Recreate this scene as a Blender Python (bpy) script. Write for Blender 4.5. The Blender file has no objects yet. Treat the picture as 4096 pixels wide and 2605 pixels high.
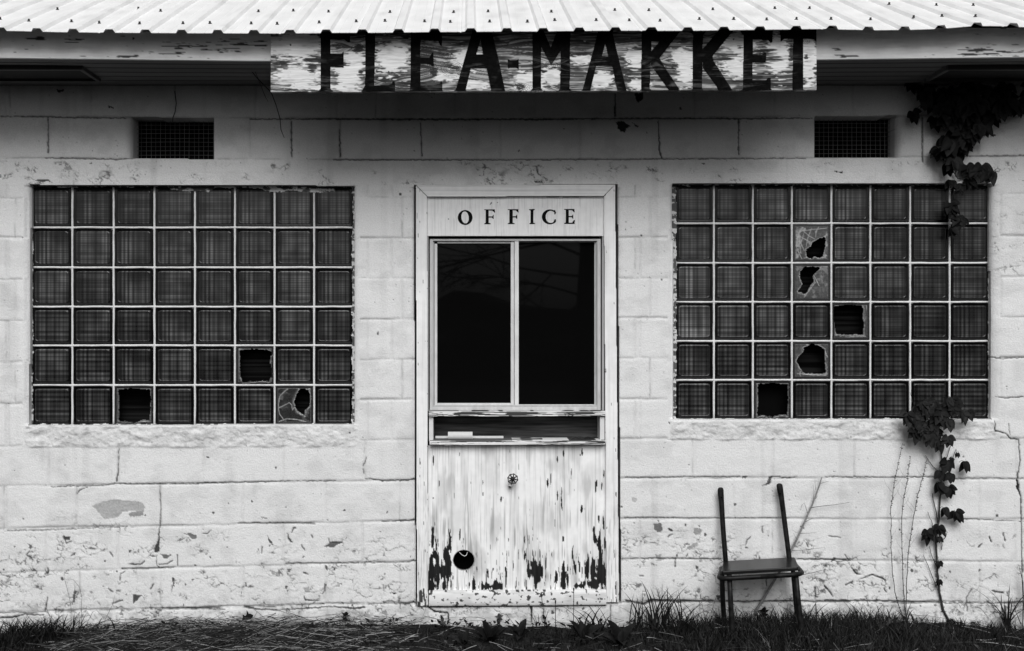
import bpy, math, random
import numpy as np
C = bpy.context.scene
D = 5.5            # camera to wall, metres
K = 0.0012375      # metres per photograph pixel on the wall plane
CU, CV, CZ = 1875.0, 1302.5, 1.47
# ---------------------------------------------------------------- camera
cam = bpy.data.cameras.new('camera'); cam_o = bpy.data.objects.new('camera', cam)
C.collection.objects.link(cam_o); C.camera = cam_o
cam_o.location = (0, -D, CZ); cam_o.rotation_euler = (math.radians(90), 0, 0)
cam.sensor_width = 36; cam.lens = (D / K) / 4096 * 36
cam.shift_x = (2048 - CU) / 4096; cam.clip_end = 500
# ---------------------------------------------------------------- light
SUN_EL, SUN_ANG, SUN_STR, SKY_STR = 40, 40, 1.68, 0.05
w = bpy.data.worlds.new('World'); C.world = w; w.use_nodes = True
nt = w.node_tree; bg = nt.nodes['Background']
sky = nt.nodes.new('ShaderNodeTexSky'); sky.sky_type = 'NISHITA'; sky.sun_disc = False
sky.sun_elevation = math.radians(SUN_EL); sky.sun_rotation = math.radians(180); sky.dust_density = 4
bwn = nt.nodes.new('ShaderNodeRGBToBW')
nt.links.new(sky.outputs[0], bwn.inputs[0]); nt.links.new(bwn.outputs[0], bg.inputs[0])
bg.inputs[1].default_value = SKY_STR
sl = bpy.data.lights.new('sun', 'SUN'); sl.energy = SUN_STR; sl.angle = math.radians(SUN_ANG); sl.color = (1, 1, 1)
so = bpy.data.objects.new('sun', sl); C.collection.objects.link(so)
so.rotation_euler = (math.radians(90 - SUN_EL), 0, math.radians(4)); so.location = (0, -8, 12)
C.view_settings.view_transform = 'Standard'; C.view_settings.look = 'None'
C.view_settings.exposure = 0.51; C.view_settings.gamma = 1
# ---------------------------------------------------------------- helpers
def W(u, v, y=0.0):
    f = (D + y) / D
    return ((u - CU) * K * f, y, CZ + (CV - v) * K * f)
def sstep(a, b, x):
    t = np.clip((x - a) / (b - a), 0, 1); return t * t * (3 - 2 * t)
def vnoise(x, y, seed):
    r = np.random.RandomState(seed).rand(256, 256).astype(np.float32)
    xi = np.floor(x).astype(int); yi = np.floor(y).astype(int)
    fx = x - xi; fy = y - yi; fx = fx * fx * (3 - 2 * fx); fy = fy * fy * (3 - 2 * fy)
    a = r[yi % 256, xi % 256]; b = r[yi % 256, (xi + 1) % 256]
    c = r[(yi + 1) % 256, xi % 256]; d = r[(yi + 1) % 256, (xi + 1) % 256]
    return (a * (1 - fx) + b * fx) * (1 - fy) + (c * (1 - fx) + d * fx) * fy
def fbm(u, v, su, sv, seed, o=3):
    t = 0; a = 1; s = 0
    for i in range(o):
        t = t + a * vnoise(u / su * 2 ** i + 17.3 * i, v / sv * 2 ** i + 5.1 * i, seed + i); s += a; a *= .5
    return t / s
def cells(u, v, size, seed):
    x = u / size; y = v / size
    rr = np.random.RandomState(seed).rand(3, 256, 256).astype(np.float32)
    xi = np.floor(x).astype(int); yi = np.floor(y).astype(int)
    f1 = np.full(x.shape, 9., np.float32); f2 = f1.copy(); idv = np.zeros_like(f1); cy = np.zeros_like(f1)
    for dy in (-1, 0, 1):
        for dx in (-1, 0, 1):
            a, b = (yi + dy) % 256, (xi + dx) % 256
            px = xi + dx + rr[0, a, b]; py = yi + dy + rr[1, a, b]
            d = np.sqrt((x - px) ** 2 + (y - py) ** 2).astype(np.float32)
            n = d < f1
            f2 = np.where(n, f1, np.minimum(f2, d)); f1 = np.where(n, d, f1)
            idv = np.where(n, rr[2, a, b], idv); cy = np.where(n, y - py, cy)
    return f1, f2, idv, cy
def stroke(U, V, pts):
    """signed coverage of a polyline with a width at every point"""
    out = np.full(U.shape, 99., np.float32)
    for (x0, y0, w0), (x1, y1, w1) in zip(pts[:-1], pts[1:]):
        dx, dy = x1 - x0, y1 - y0; L = dx * dx + dy * dy + 1e-6
        t = np.clip(((U - x0) * dx + (V - y0) * dy) / L, 0, 1)
        d = np.hypot(U - x0 - t * dx, V - y0 - t * dy) - (w0 + t * (w1 - w0)) / 2
        out = np.minimum(out, d)
    return out
def inpoly(U, V, P):
    c = np.zeros(U.shape, bool); n = len(P)
    for i in range(n):
        x0, y0 = P[i]; x1, y1 = P[i - 1]
        if y0 == y1: continue
        c ^= ((y0 > V) != (y1 > V)) & (U < (x1 - x0) * (V - y0) / (y1 - y0) + x0)
    return c
def link(name, me, mat, parent=None, **kw):
    o = bpy.data.objects.new(name, me); C.collection.objects.link(o)
    if mat: me.materials.append(mat)
    if parent: o.parent = parent
    for k, v in kw.items(): o[k] = v
    return o
def fast_mesh(name, P, F, col=None, smooth=False):
    me = bpy.data.meshes.new(name); P = np.asarray(P, np.float32); F = np.asarray(F, np.int32)
    me.vertices.add(len(P)); me.vertices.foreach_set('co', P.ravel())
    n = F.shape[1]
    me.loops.add(F.size); me.loops.foreach_set('vertex_index', F.ravel())
    me.polygons.add(len(F)); me.polygons.foreach_set('loop_start', np.arange(0, F.size, n, dtype=np.int32))
    me.polygons.foreach_set('use_smooth', np.full(len(F), bool(smooth)))
    me.update(calc_edges=True)
    if col is not None:
        col = np.asarray(col, np.float32)
        a = me.color_attributes.new('paint', 'FLOAT_COLOR', 'POINT')
        a.data.foreach_set('color', np.stack([col, col, col, np.ones_like(col)], -1).astype(np.float32).ravel())
    return me
def sheet(name, U, V, y0, H, mask, col, mat, parent=None, back=0.02, backcol=None, smooth=True, **kw):
    """displaced panel: pixel grid U,V laid on plane y0, raised by H towards the street, skirt of depth back"""
    f = (D + y0) / D
    P = np.stack([(U - CU) * K * f, y0 - H + 0 * U, CZ + (CV - V) * K * f], -1).reshape(-1, 3)
    ny, nx = U.shape; idx = np.arange(ny * nx).reshape(ny, nx)
    if mask is None: mask = np.ones((ny - 1, nx - 1), bool)
    q = np.stack([idx[:-1, :-1], idx[1:, :-1], idx[1:, 1:], idx[:-1, 1:]], -1)[mask]
    m = np.pad(mask, 1)
    e = []
    d = m[1:-1, 1:] != m[1:-1, :-1]; j, i = np.nonzero(d); s = m[1:-1, 1:][d]
    a, b = idx[j, i], idx[j + 1, i]; e.append(np.where(s[:, None], np.stack([b, a], -1), np.stack([a, b], -1)))
    d = m[1:, 1:-1] != m[:-1, 1:-1]; j, i = np.nonzero(d); s = m[1:, 1:-1][d]
    a, b = idx[j, i], idx[j, i + 1]; e.append(np.where(s[:, None], np.stack([a, b], -1), np.stack([b, a], -1)))
    E = np.concatenate(e); n0 = len(P)
    Ef = E.ravel(); PB = P[Ef].copy(); PB[:, 1] = y0 + back; PF = P[Ef]
    cf = col.ravel(); cb = cf[Ef] if backcol is None else np.full(len(Ef), backcol, np.float32)
    k = np.arange(len(E)); n1 = n0 + len(Ef)
    F2 = np.stack([n0 + 2 * k, n0 + 2 * k + 1, n1 + 2 * k + 1, n1 + 2 * k], -1)
    P = np.concatenate([P, PF, PB]); cc = np.concatenate([cf, cb, cb])
    me = fast_mesh(name, P, np.concatenate([q, F2]), cc)
    sm = np.zeros(len(me.polygons), bool); sm[:len(q)] = smooth; me.polygons.foreach_set('use_smooth', sm)
    used = np.zeros(len(P), bool); used[q.ravel()] = True; used[n0:] = True
    if not used.all():
        import bmesh
        bm = bmesh.new(); bm.from_mesh(me); bmesh.ops.delete(bm, geom=[v for v in bm.verts if not v.link_faces], context='VERTS'); bm.to_mesh(me); bm.free()
    return link(name, me, mat, parent, **kw)
def grid(u0, u1, v0, v1, s):
    us = np.linspace(u0, u1, max(2, int(round((u1 - u0) / s)) + 1)); vs = np.linspace(v0, v1, max(2, int(round((v1 - v0) / s)) + 1))
    return np.meshgrid(us.astype(np.float32), vs.astype(np.float32))
class MB:
    def __init__(s): s.P = []; s.F = []; s.c = []
    def add(s, P, F, c=1.0):
        n = len(s.P); s.P += [tuple(p) for p in P]; s.F += [tuple(i + n for i in f) for f in F]; s.c += [c] * len(P)
    def box(s, a, b, c=1.0):
        x0, y0, z0 = a; x1, y1, z1 = b
        P = [(x, y, z) for z in (z0, z1) for y in (y0, y1) for x in (x0, x1)]
        s.add(P, [(0, 2, 3, 1), (4, 5, 7, 6), (0, 1, 5, 4), (2, 6, 7, 3), (0, 4, 6, 2), (1, 3, 7, 5)], c)
    def quadbox(s, pts, y0, y1, c=1.0):
        """pixel polygon pts on plane y0 extruded back to y1 (same world outline)"""
        A = [W(u, v, y0) for u, v in pts]; n = len(A)
        B = [(p[0], y1, p[2]) for p in A]
        s.add(A + B, [tuple(range(n))[::-1], tuple(range(n, 2 * n))] + [(i, (i + 1) % n, n + (i + 1) % n, n + i) for i in range(n)], c)
    def tube(s, pts, r, n=8, c=1.0, flat=None):
        pts = [np.array(p, float) for p in pts]
        if not hasattr(r, '__len__'): r = [r] * len(pts)
        rings = []; prev = None
        for i, p in enumerate(pts):
            t = pts[min(i + 1, len(pts) - 1)] - pts[max(i - 1, 0)]; t /= (np.linalg.norm(t) + 1e-9)
            if prev is None:
                a = np.cross(t, (0, 1, 0)); a = a if np.linalg.norm(a) > .1 else np.cross(t, (1, 0, 0))
            else: a = prev - t * prev.dot(t)
            a /= np.linalg.norm(a); prev = a; b = np.cross(t, a)
            fl = flat[i] if flat is not None else 1
            rings.append([p + r[i] * (math.cos(q) * a + fl * math.sin(q) * b) for q in [2 * math.pi * k / n for k in range(n)]])
        P = [q for ring in rings for q in ring]; F = []
        for i in range(len(pts) - 1):
            for k in range(n):
                F.append((i * n + k, i * n + (k + 1) % n, (i + 1) * n + (k + 1) % n, (i + 1) * n + k))
        F.append(tuple(range(n))[::-1]); F.append(tuple((len(pts) - 1) * n + k for k in range(n)))
        s.add(P, F, c)
    def build(s, name, mat, parent=None, smooth=False, bevel=0, **kw):
        me = bpy.data.meshes.new(name); me.from_pydata(s.P, [], s.F); me.update()
        a = me.color_attributes.new('paint', 'FLOAT_COLOR', 'POINT')
        cc = np.array(s.c, np.float32); a.data.foreach_set('color', np.stack([cc, cc, cc, np.ones_like(cc)], -1).ravel())
        if smooth: me.polygons.foreach_set('use_smooth', np.ones(len(me.polygons), bool))
        o = link(name, me, mat, parent, **kw)
        if bevel:
            b = o.modifiers.new('bevel', 'BEVEL'); b.width = bevel; b.segments = 2; b.limit_method = 'ANGLE'
        return o
def empty(name, loc=(0, 0, 0), **kw):
    o = bpy.data.objects.new(name, None); C.collection.objects.link(o); o.location = loc
    for k, v in kw.items(): o[k] = v
    return o
def keep(o, parent):   # parent with world position kept
    o.parent = parent; o.matrix_parent_inverse = parent.matrix_world.inverted(); return o
def mat(name, base=None, attr=True, rough=.8, spec=.3, metal=0, noise=.0, nscale=40, bump=0, bscale=300, stretch=(1, 1, 1), coat=0):
    m = bpy.data.materials.new(name); m.use_nodes = True; t = m.node_tree; b = t.nodes['Principled BSDF']
    b.inputs['Roughness'].default_value = rough; b.inputs['Specular IOR Level'].default_value = spec; b.inputs['Metallic'].default_value = metal
    tc = t.nodes.new('ShaderNodeTexCoord'); mp = t.nodes.new('ShaderNodeMapping'); mp.inputs['Scale'].default_value = stretch
    t.links.new(tc.outputs['Object'], mp.inputs[0])
    if attr:
        a = t.nodes.new('ShaderNodeAttribute'); a.attribute_name = 'paint'; src = a.outputs['Color']
        if base is not None:
            mu = t.nodes.new('ShaderNodeMixRGB'); mu.blend_type = 'MULTIPLY'; mu.inputs[0].default_value = 1
            mu.inputs[2].default_value = (base, base, base, 1); t.links.new(src, mu.inputs[1]); src = mu.outputs[0]
    else:
        a = t.nodes.new('ShaderNodeRGB'); a.outputs[0].default_value = (base, base, base, 1); src = a.outputs[0]
    if noise:
        n = t.nodes.new('ShaderNodeTexNoise'); n.inputs['Scale'].default_value = nscale; n.inputs['Detail'].default_value = 5
        t.links.new(mp.outputs[0], n.inputs['Vector'])
        r = t.nodes.new('ShaderNodeMapRange'); r.inputs[1].default_value = .3; r.inputs[2].default_value = .7
        r.inputs[3].default_value = 1 - noise; r.inputs[4].default_value = 1 + noise
        t.links.new(n.outputs['Fac'], r.inputs[0])
        mu = t.nodes.new('ShaderNodeVectorMath'); mu.operation = 'SCALE'
        t.links.new(src, mu.inputs[0]); t.links.new(r.outputs[0], mu.inputs['Scale']); src = mu.outputs[0]
    t.links.new(src, b.inputs['Base Color'])
    if bump:
        n = t.nodes.new('ShaderNodeTexNoise'); n.inputs['Scale'].default_value = bscale; n.inputs['Detail'].default_value = 4
        t.links.new(mp.outputs[0], n.inputs['Vector'])
        bp = t.nodes.new('ShaderNodeBump'); bp.inputs['Strength'].default_value = .6; bp.inputs['Distance'].default_value = bump
        t.links.new(n.outputs['Fac'], bp.inputs['Height']); t.links.new(bp.outputs[0], b.inputs['Normal'])
    return m
M_wall = mat('painted_block', noise=.085, nscale=170, bump=.004, bscale=130, rough=.85, spec=.15)
M_wood = mat('painted_wood', noise=.04, nscale=30, bump=.0005, bscale=200, rough=.75, spec=.1)
M_sign = mat('sign_wood', noise=.1, nscale=60, bump=.0006, bscale=150, rough=.7, stretch=(.2, 1, 2))
M_metal = mat('roof_metal', noise=.05, nscale=6, rough=.45, spec=.5, metal=.0, bump=.0006, bscale=9)
M_black = mat('interior_black', .004, attr=False, rough=1, spec=.0)  # near-black colour standing in for the darkness of unlit interiors and holes
M_alu = mat('aluminium', noise=.12, nscale=50, rough=.5, spec=.5, stretch=(1, 1, .3))
M_rust = mat('rusty_iron', base=.45, noise=.9, nscale=45, rough=.45, spec=.16, bump=.0004, bscale=300)
M_soffit = mat('soffit_paint', noise=.15, nscale=5, rough=.8, stretch=(.3, 1, 1))
M_leaf = mat('creeper_leaf', base=.22, noise=.35, nscale=60, rough=.6, spec=.10)
M_stem = mat('stem', noise=.3, nscale=80, rough=.8, spec=.1)
M_grass = mat('grass', base=.8, noise=.2, nscale=30, rough=.6, spec=.12)
M_soil = mat('soil', .014, attr=False, noise=.6, nscale=12, rough=1, spec=.1, bump=.01, bscale=60)
M_mortar = mat('mortar', noise=.12, nscale=60, rough=.9, bump=.0008, bscale=200)
M_woods = mat('woods', .11, attr=False, noise=.95, nscale=1.6, rough=1, spec=.0)
M_paper = mat('paper', noise=.05, nscale=60, rough=.9)
# ---------------------------------------------------------------- ground
def gz(x):
    u = x / K + CU
    v = np.interp(u, [-600, 0, 200, 290, 430, 581, 814, 1395, 1800, 2150, 2600, 2860, 3300, 3700, 3900, 4096, 4600],
                  [2530, 2535, 2540, 2530, 2510, 2498, 2492, 2487, 2494, 2500, 2500, 2478, 2480, 2480, 2492, 2502, 2505])
    return (2490 - v) * K
gx = np.concatenate([[-120, -60, -30, -15, -8], np.linspace(-4.5, 5.5, 260), [9, 16, 30, 60, 120]])
gy = np.concatenate([[-120, -60, -30, -16, -9, -6, -4.5, -3.5, -2.8, -2.3], np.linspace(-2, .15, 70), [1, 3, 8, 30, 80]])
GX, GY = np.meshgrid(gx, gy)
near = (np.abs(GX) < 6) & (GY > -2.1)
GZ = gz(GX) * np.clip(1 + GY / 2.0, 0, 1) + np.where(near, (fbm(GX, GY, .12, .12, 5, 3) - .5) * .03, 0) - .012
G_idx = np.arange(GX.size).reshape(GX.shape)
q = np.stack([G_idx[:-1, :-1], G_idx[:-1, 1:], G_idx[1:, 1:], G_idx[1:, :-1]], -1).reshape(-1, 4)
link('ground', fast_mesh('ground', np.stack([GX, GY, GZ], -1).reshape(-1, 3), q, smooth=True), M_soil, kind='structure')
# ---------------------------------------------------------------- building
bld = empty('market_building', label='whitewashed concrete block building with glass block windows and a metal roof', category='building')
KN = [50, 1500, 2600, 3900]
COURSE = [[465, 476, 472, 460], [632, 640, 635, 627], [792, 790, 788, 775], [952, 953, 951, 944], [1117, 1115, 1113, 1108],
          [1284, 1277, 1272, 1268], [1450, 1438, 1433, 1430], [1615, 1599, 1597, 1591], [1783, 1760, 1755, 1754],
          [1945, 1924, 1912, 1916], [2115, 2087, 2076, 2077], [2290, 2250, 2236, 2246], [2452, 2415, 2406, 2412]]
HEAD = {0: [40, 365, 700, 1023, 1348, 1502, 1820, 2142, 2460, 2777, 3096, 3414, 3735, 4050],
        1: [193, 850, 1000, 1167, 1360, 1685, 2003, 2320, 2638, 2957, 3690, 3908],
        9: [192, 473, 810, 1134, 1459, 2770, 3091, 3418, 3730, 4065], 10: [15, 304, 641, 971, 1302, 1598, 2609, 2935, 3260, 3590, 3918],
        11: [183, 470, 810, 1134, 1450, 2560, 2770, 3090, 3422, 3740, 4060], 12: [24, 320, 641, 971, 1302, 1600, 2609, 2935, 3262, 3590, 3918],
        13: [150, 470, 800, 1134, 1305, 1450, 1792, 2125, 2443, 2770, 3090, 3440, 3740]}
def wall_field(U, V):
    rnd = random.Random(4)
    wob = (fbm(U, V, 60, 60, 11) - .5) * 9
    wob2 = (fbm(U, V, 14, 14, 15, 2) - .5) * 5
    H = np.zeros_like(U); col = np.full(U.shape, .73, np.float32)
    # glass windows and openings regions
    inwinL = (U > 90) & (U < 1440) & (V > 700) & (V < 1790); inwinR = (U > 2670) & (U < 4000) & (V > 700) & (V < 1760)
    lint = (V > 640) & (V < 742)
    jm = np.zeros_like(U)       # joint strength
    jl = np.zeros_like(U)
    row = np.zeros(U.shape, int)
    edges = [np.interp(U, KN, c) for c in COURSE]
    for e in edges: row += (V > e)
    for i, e in enumerate(edges):
        d = V - e + wob * .6 + wob2 * .5
        amp = .45 + 1.0 * sstep(.3, .75, fbm(U, V * 0 + i * 37, 170, 10, 21 + i, 3))
        if i in (1, 2): amp = amp * .4
        ok = ~((inwinL | inwinR) & (V < 1700)) & ~(lint & (i != 1))
        if i == 8: ok &= ~inwinL & ~inwinR
        jm = np.maximum(jm, np.exp(-(d / 5.5) ** 2) * amp * ok)
        jl = np.maximum(jl, np.exp(-((d + 1) / 2.9) ** 2) * .6 * sstep(.38, .66, fbm(U, V * 0 + i * 11, 90, 9, 71 + i, 4)) * ok)
    for i in range(-1, 13):
        xs = HEAD.get(i + 1 if i >= 0 else 0)
        if xs is None:
            off = 0 if i % 2 else 163
            xs = [off + 325 * k - 60 for k in range(0, 14)]
            xs = [x for x in xs if not (110 < x < 1420 or 2690 < x < 3975)] + ([1469] if i % 2 else [1608]) + ([2560] if i % 2 else [2600]) + [32 if i % 2 else 60]
        else: xs = list(xs)
        xs += [-140 - 325 * k + (163 if i % 2 else 0) for k in range(7)] + [4250 + 325 * k + (163 if i % 2 else 0) for k in range(7)]
        rm = row == (i + 1)
        for x in xs:
            if x in HEAD.get(0, []) and i + 1 != 0: pass
            d = U - x + wob * .7 + wob2 * .4
            amp = rnd.uniform(.5, 1.15)
            m = rm & (np.abs(U - x) < 30) & ~(lint)
            if i in (0,): m &= V < 640
            jm = np.maximum(jm, np.exp(-(d / 5) ** 2) * amp * m)
            if rnd.random() < .45:
                jl = np.maximum(jl, np.exp(-(d / 2.6) ** 2) * .6 * sstep(.45, .7, fbm(U * 0 + x, V, 9, 50, 33, 3)) * m)
    # thin lintel course lines
    d = V - np.interp(U, KN, [693, 694, 692, 690]) + wob * .3
    jm = np.maximum(jm, np.exp(-(d / 3.5) ** 2) * .3 * fbm(U, V * 0, 200, 9, 91))
    for x in [21, 112, 293, 380, 550, 760, 900, 1149, 1230, 1486, 1653, 1823, 2000, 2190, 2400, 2650, 2885, 3145, 3300, 3500, 3690, 3830, 3990]:
        m = (V > 636) & (V < 742); jm = np.maximum(jm, np.exp(-((U - x + wob * .5) / 4) ** 2) * .28 * m * (fbm(U * 0 + x, V, 9, 60, 31) > .4))
    H -= .0042 * jm; col *= 1 - .10 * np.clip(jm, 0, 1)
    H += (fbm(U, V, 260, 160, 3) - .5) * .006 + (fbm(U, V, 45, 32, 8, 4) - .5) * .0022
    rn = np.random.RandomState(6).rand(40, 60)
    H += (rn[np.clip(row, 0, 39), (np.floor((U + 2000 + (row % 2) * 162) / 325)).astype(int) % 60] - .5) * .0016
    # fine sand texture patches
    H += (fbm(U, V, 9, 7, 41, 2) - .5) * .0012 * sstep(.35, .6, fbm(U, V, 200, 120, 44))
    col *= 1 - .55 * np.clip(jl, 0, 1)
    # crackled, curling paint
    zone = sstep(2080, 2190, V + (fbm(U, V, 300, 120, 50) - .5) * 170) * sstep(2520, 2440, V)
    zone = np.maximum(zone, .9 * sstep(638, 660, V) * sstep(745, 735, V) * sstep(.35, .5, fbm(U, V, 320, 90, 55)))
    zone = np.maximum(zone, sstep(3960, 3990, U) * sstep(740, 900, V) * sstep(1300, 1000, V) * .7)
    patch = fbm(U, V, 150, 75, 52, 3)
    wu = (fbm(U, V, 26, 20, 60, 3) - .5) * 46; wv = (fbm(U, V, 26, 20, 64, 3) - .5) * 40
    for size, seed, thr in ((64, 70, .45), (36, 73, .49), (20, 75, .55)):
        f1, f2, idv, cy = cells(U + wu, (V + wv) * 1.25, size, seed)
        e = (f2 - f1) * size
        br = sstep(.50, .76, fbm(U, V, size * 1.7, size * 1.3, seed + 5, 2))
        z = zone * sstep(thr - .05, thr + .06, patch if size > 30 else fbm(U, V, 110, 60, seed + 9, 3))
        line = np.exp(-(e / (1.7 + 1.3 * br)) ** 2) * sstep(0, .12, br) * z
        col *= 1 - .75 * np.clip(line * (.16 + br * br * 1.2), 0, 1)  # flake-edge lines: bare substrate, plus the shadow under the edges painted dark
        H += z * (.0022 * np.clip(cy, -.2, .6) * (br > .15) * sstep(0, 3, e)) * (size / 50)
        H -= .002 * line
        chip = z * (idv > .991) * sstep(1, 3, e) if size < 22 else 0
        col = np.where(chip > .5, .30 + .1 * fbm(U, V, 6, 6, 77), col); H = np.where(chip > .5, H - .0015, H)
    # scattered pits and small chips
    f1, f2, idv, cy = cells(U + wu * .3, V + wv * .3, 62, 80)
    lw = sstep(1900, 2350, V)
    pit = (idv > .90 - .14 * lw) * (f1 * 62 < 1.6 + 3.2 * ((idv * 977) % 1) ** 3 + 1.5 * lw)
    pit = pit & ~((V > 700) & (V < 760))
    col = np.where(pit, .10, col); H = np.where(pit, H - .002, H)
    g1, g2_, gi, _c = cells(U, V, 27, 83)
    sp = (gi > .90) * (g1 * 27 < 2.6) * sstep(.4, .55, fbm(U, V, 180, 120, 84)); col *= 1 - .38 * sp
    col *= 1 - .10 * sstep(.5, .72, fbm(U, V, 70, 55, 86, 4)) - .10 * sstep(.5, .8, fbm(U, V * 0 + U * 0, 34, 9, 87, 2)) * sstep(.5, .7, fbm(U, V, 120, 300, 89))
    # grime near the ground and along the base ledge
    g = sstep(2330, 2500, V) * sstep(.42, .62, fbm(U, V, 60, 30, 85, 4))
    col *= 1 - .22 * g
    g2 = sstep(.60, .68, fbm(U, V, 16, 10, 88, 4)) * sstep(2290, 2450, V) * .6
    col *= 1 - .35 * g2
    # ledge: the lowest course stands a little behind the base
    dl = V - np.interp(U, KN, COURSE[12]) + wob * 1.2 + wob2
    H += .006 * sstep(-4, 6, dl) - .008 * np.exp(-((dl + 2) / 4.) ** 2) * sstep(.4, .6, fbm(U, V * 0, 150, 9, 95, 3))
    col *= 1 - .8 * np.exp(-((dl) / 2.2) ** 2) * sstep(.47, .58, fbm(U, V * 0, 120, 9, 97, 4))
    # rough chiselled sills
    for (a, b, t, bt) in ((100, 1425, 1704, 1786), (2685, 3980, 1684, 1758)):
        m = sstep(a - 8, a + 8, U + wob) * sstep(b + 8, b - 8, U + wob) * sstep(t - 4, t + 4, V) * sstep(bt + 8, bt - 4, V + wob)
        H += m * (.004 + (fbm(U + wob * 3, V + wob2 * 3, 50, 26, 101, 5) - .5) * .020); col *= 1 - m * .06
        col *= 1 - m * .22 * sstep(.55, .7, fbm(U, V, 14, 8, 104, 3))
    # rounded jambs
    def jamb(x, side, a, b, R=34, dep=.030):
        nonlocal H
        t = np.clip((R - side * (x - U)) / R, 0, 1) * ((side * (x - U) > -2)) * sstep(a - 4, a + 4, V) * sstep(b + 4, b - 4, V)
        H -= dep * (1 - np.sqrt(np.clip(1 - t * t, 0, 1)))
    jamb(118, 1, 742, 1700); jamb(1416, -1, 742, 1698, 24, .018); jamb(2690, 1, 740, 1676, 24, .018); jamb(3968, -1, 740, 1678, 40, .034)
    jamb(1656, 1, 750, 2425, 30, .022); jamb(2472, -1, 750, 2410, 24, .018); jamb(523, 1, 470, 636, 40, .04); jamb(3592, -1, 464, 630, 40, .04)
    # --- marks read off the photograph
    def paint(pts, c, h=-.0015, rag=2.0):
        nonlocal H, col
        x0 = min(p[0] for p in pts) - 30; x1 = max(p[0] for p in pts) + 30; y0 = min(p[1] for p in pts) - 30; y1 = max(p[1] for p in pts) + 30
        bx = (U[0] > x0) & (U[0] < x1); by = (V[:, 0] > y0) & (V[:, 0] < y1)
        if not bx.any() or not by.any(): return
        s = np.ix_(by, bx); u, v = U[s], V[s]
        if len(pts[0]) == 2:
            k = inpoly(u + (fbm(u, v, 12, 12, 110) - .5) * 8 * rag / 2, v + (fbm(u, v, 12, 12, 112) - .5) * 8 * rag / 2, pts)
        else:
            k = sstep(2.4, -1.0, stroke(u + (fbm(u, v, 10, 10, 114) - .5) * 4 * rag, v + (fbm(u, v, 10, 10, 116) - .5) * 4 * rag, pts))
        cc = col[s]; hh = H[s]; k = np.asarray(k, np.float32); cc = cc * (1 - k) + k * c * (.8 + .4 * fbm(u, v, 7, 7, 118)); hh = hh + h * k; col[s] = cc; H[s] = hh
    for l in LISTS['patch']: paint(l[0], l[1] * (.6 if l[1] < .3 else 1), *l[2:])
    for pts, c in LISTS['crack']: paint(pts, c * .35, -.005, 1.6)  # cracks, together with shadow marks of curled flakes painted as dark strokes
    return H, np.clip(col, .02, .9)
def cr(ox, oy, sc, pts): return [(ox + p[0] / sc, oy + p[1] / sc) + tuple(p[2:]) for p in pts]
A6 = lambda p: cr(0, 1700, 1.692, p)
A7 = lambda p: cr(800, 1700, 1.692, p)
A4 = lambda p: cr(2500, 1700, 1.692, p)
A5 = lambda p: cr(3300, 1400, 1.27, p)
A3 = lambda p: cr(1600, 1750, 1.791, p)
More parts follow.
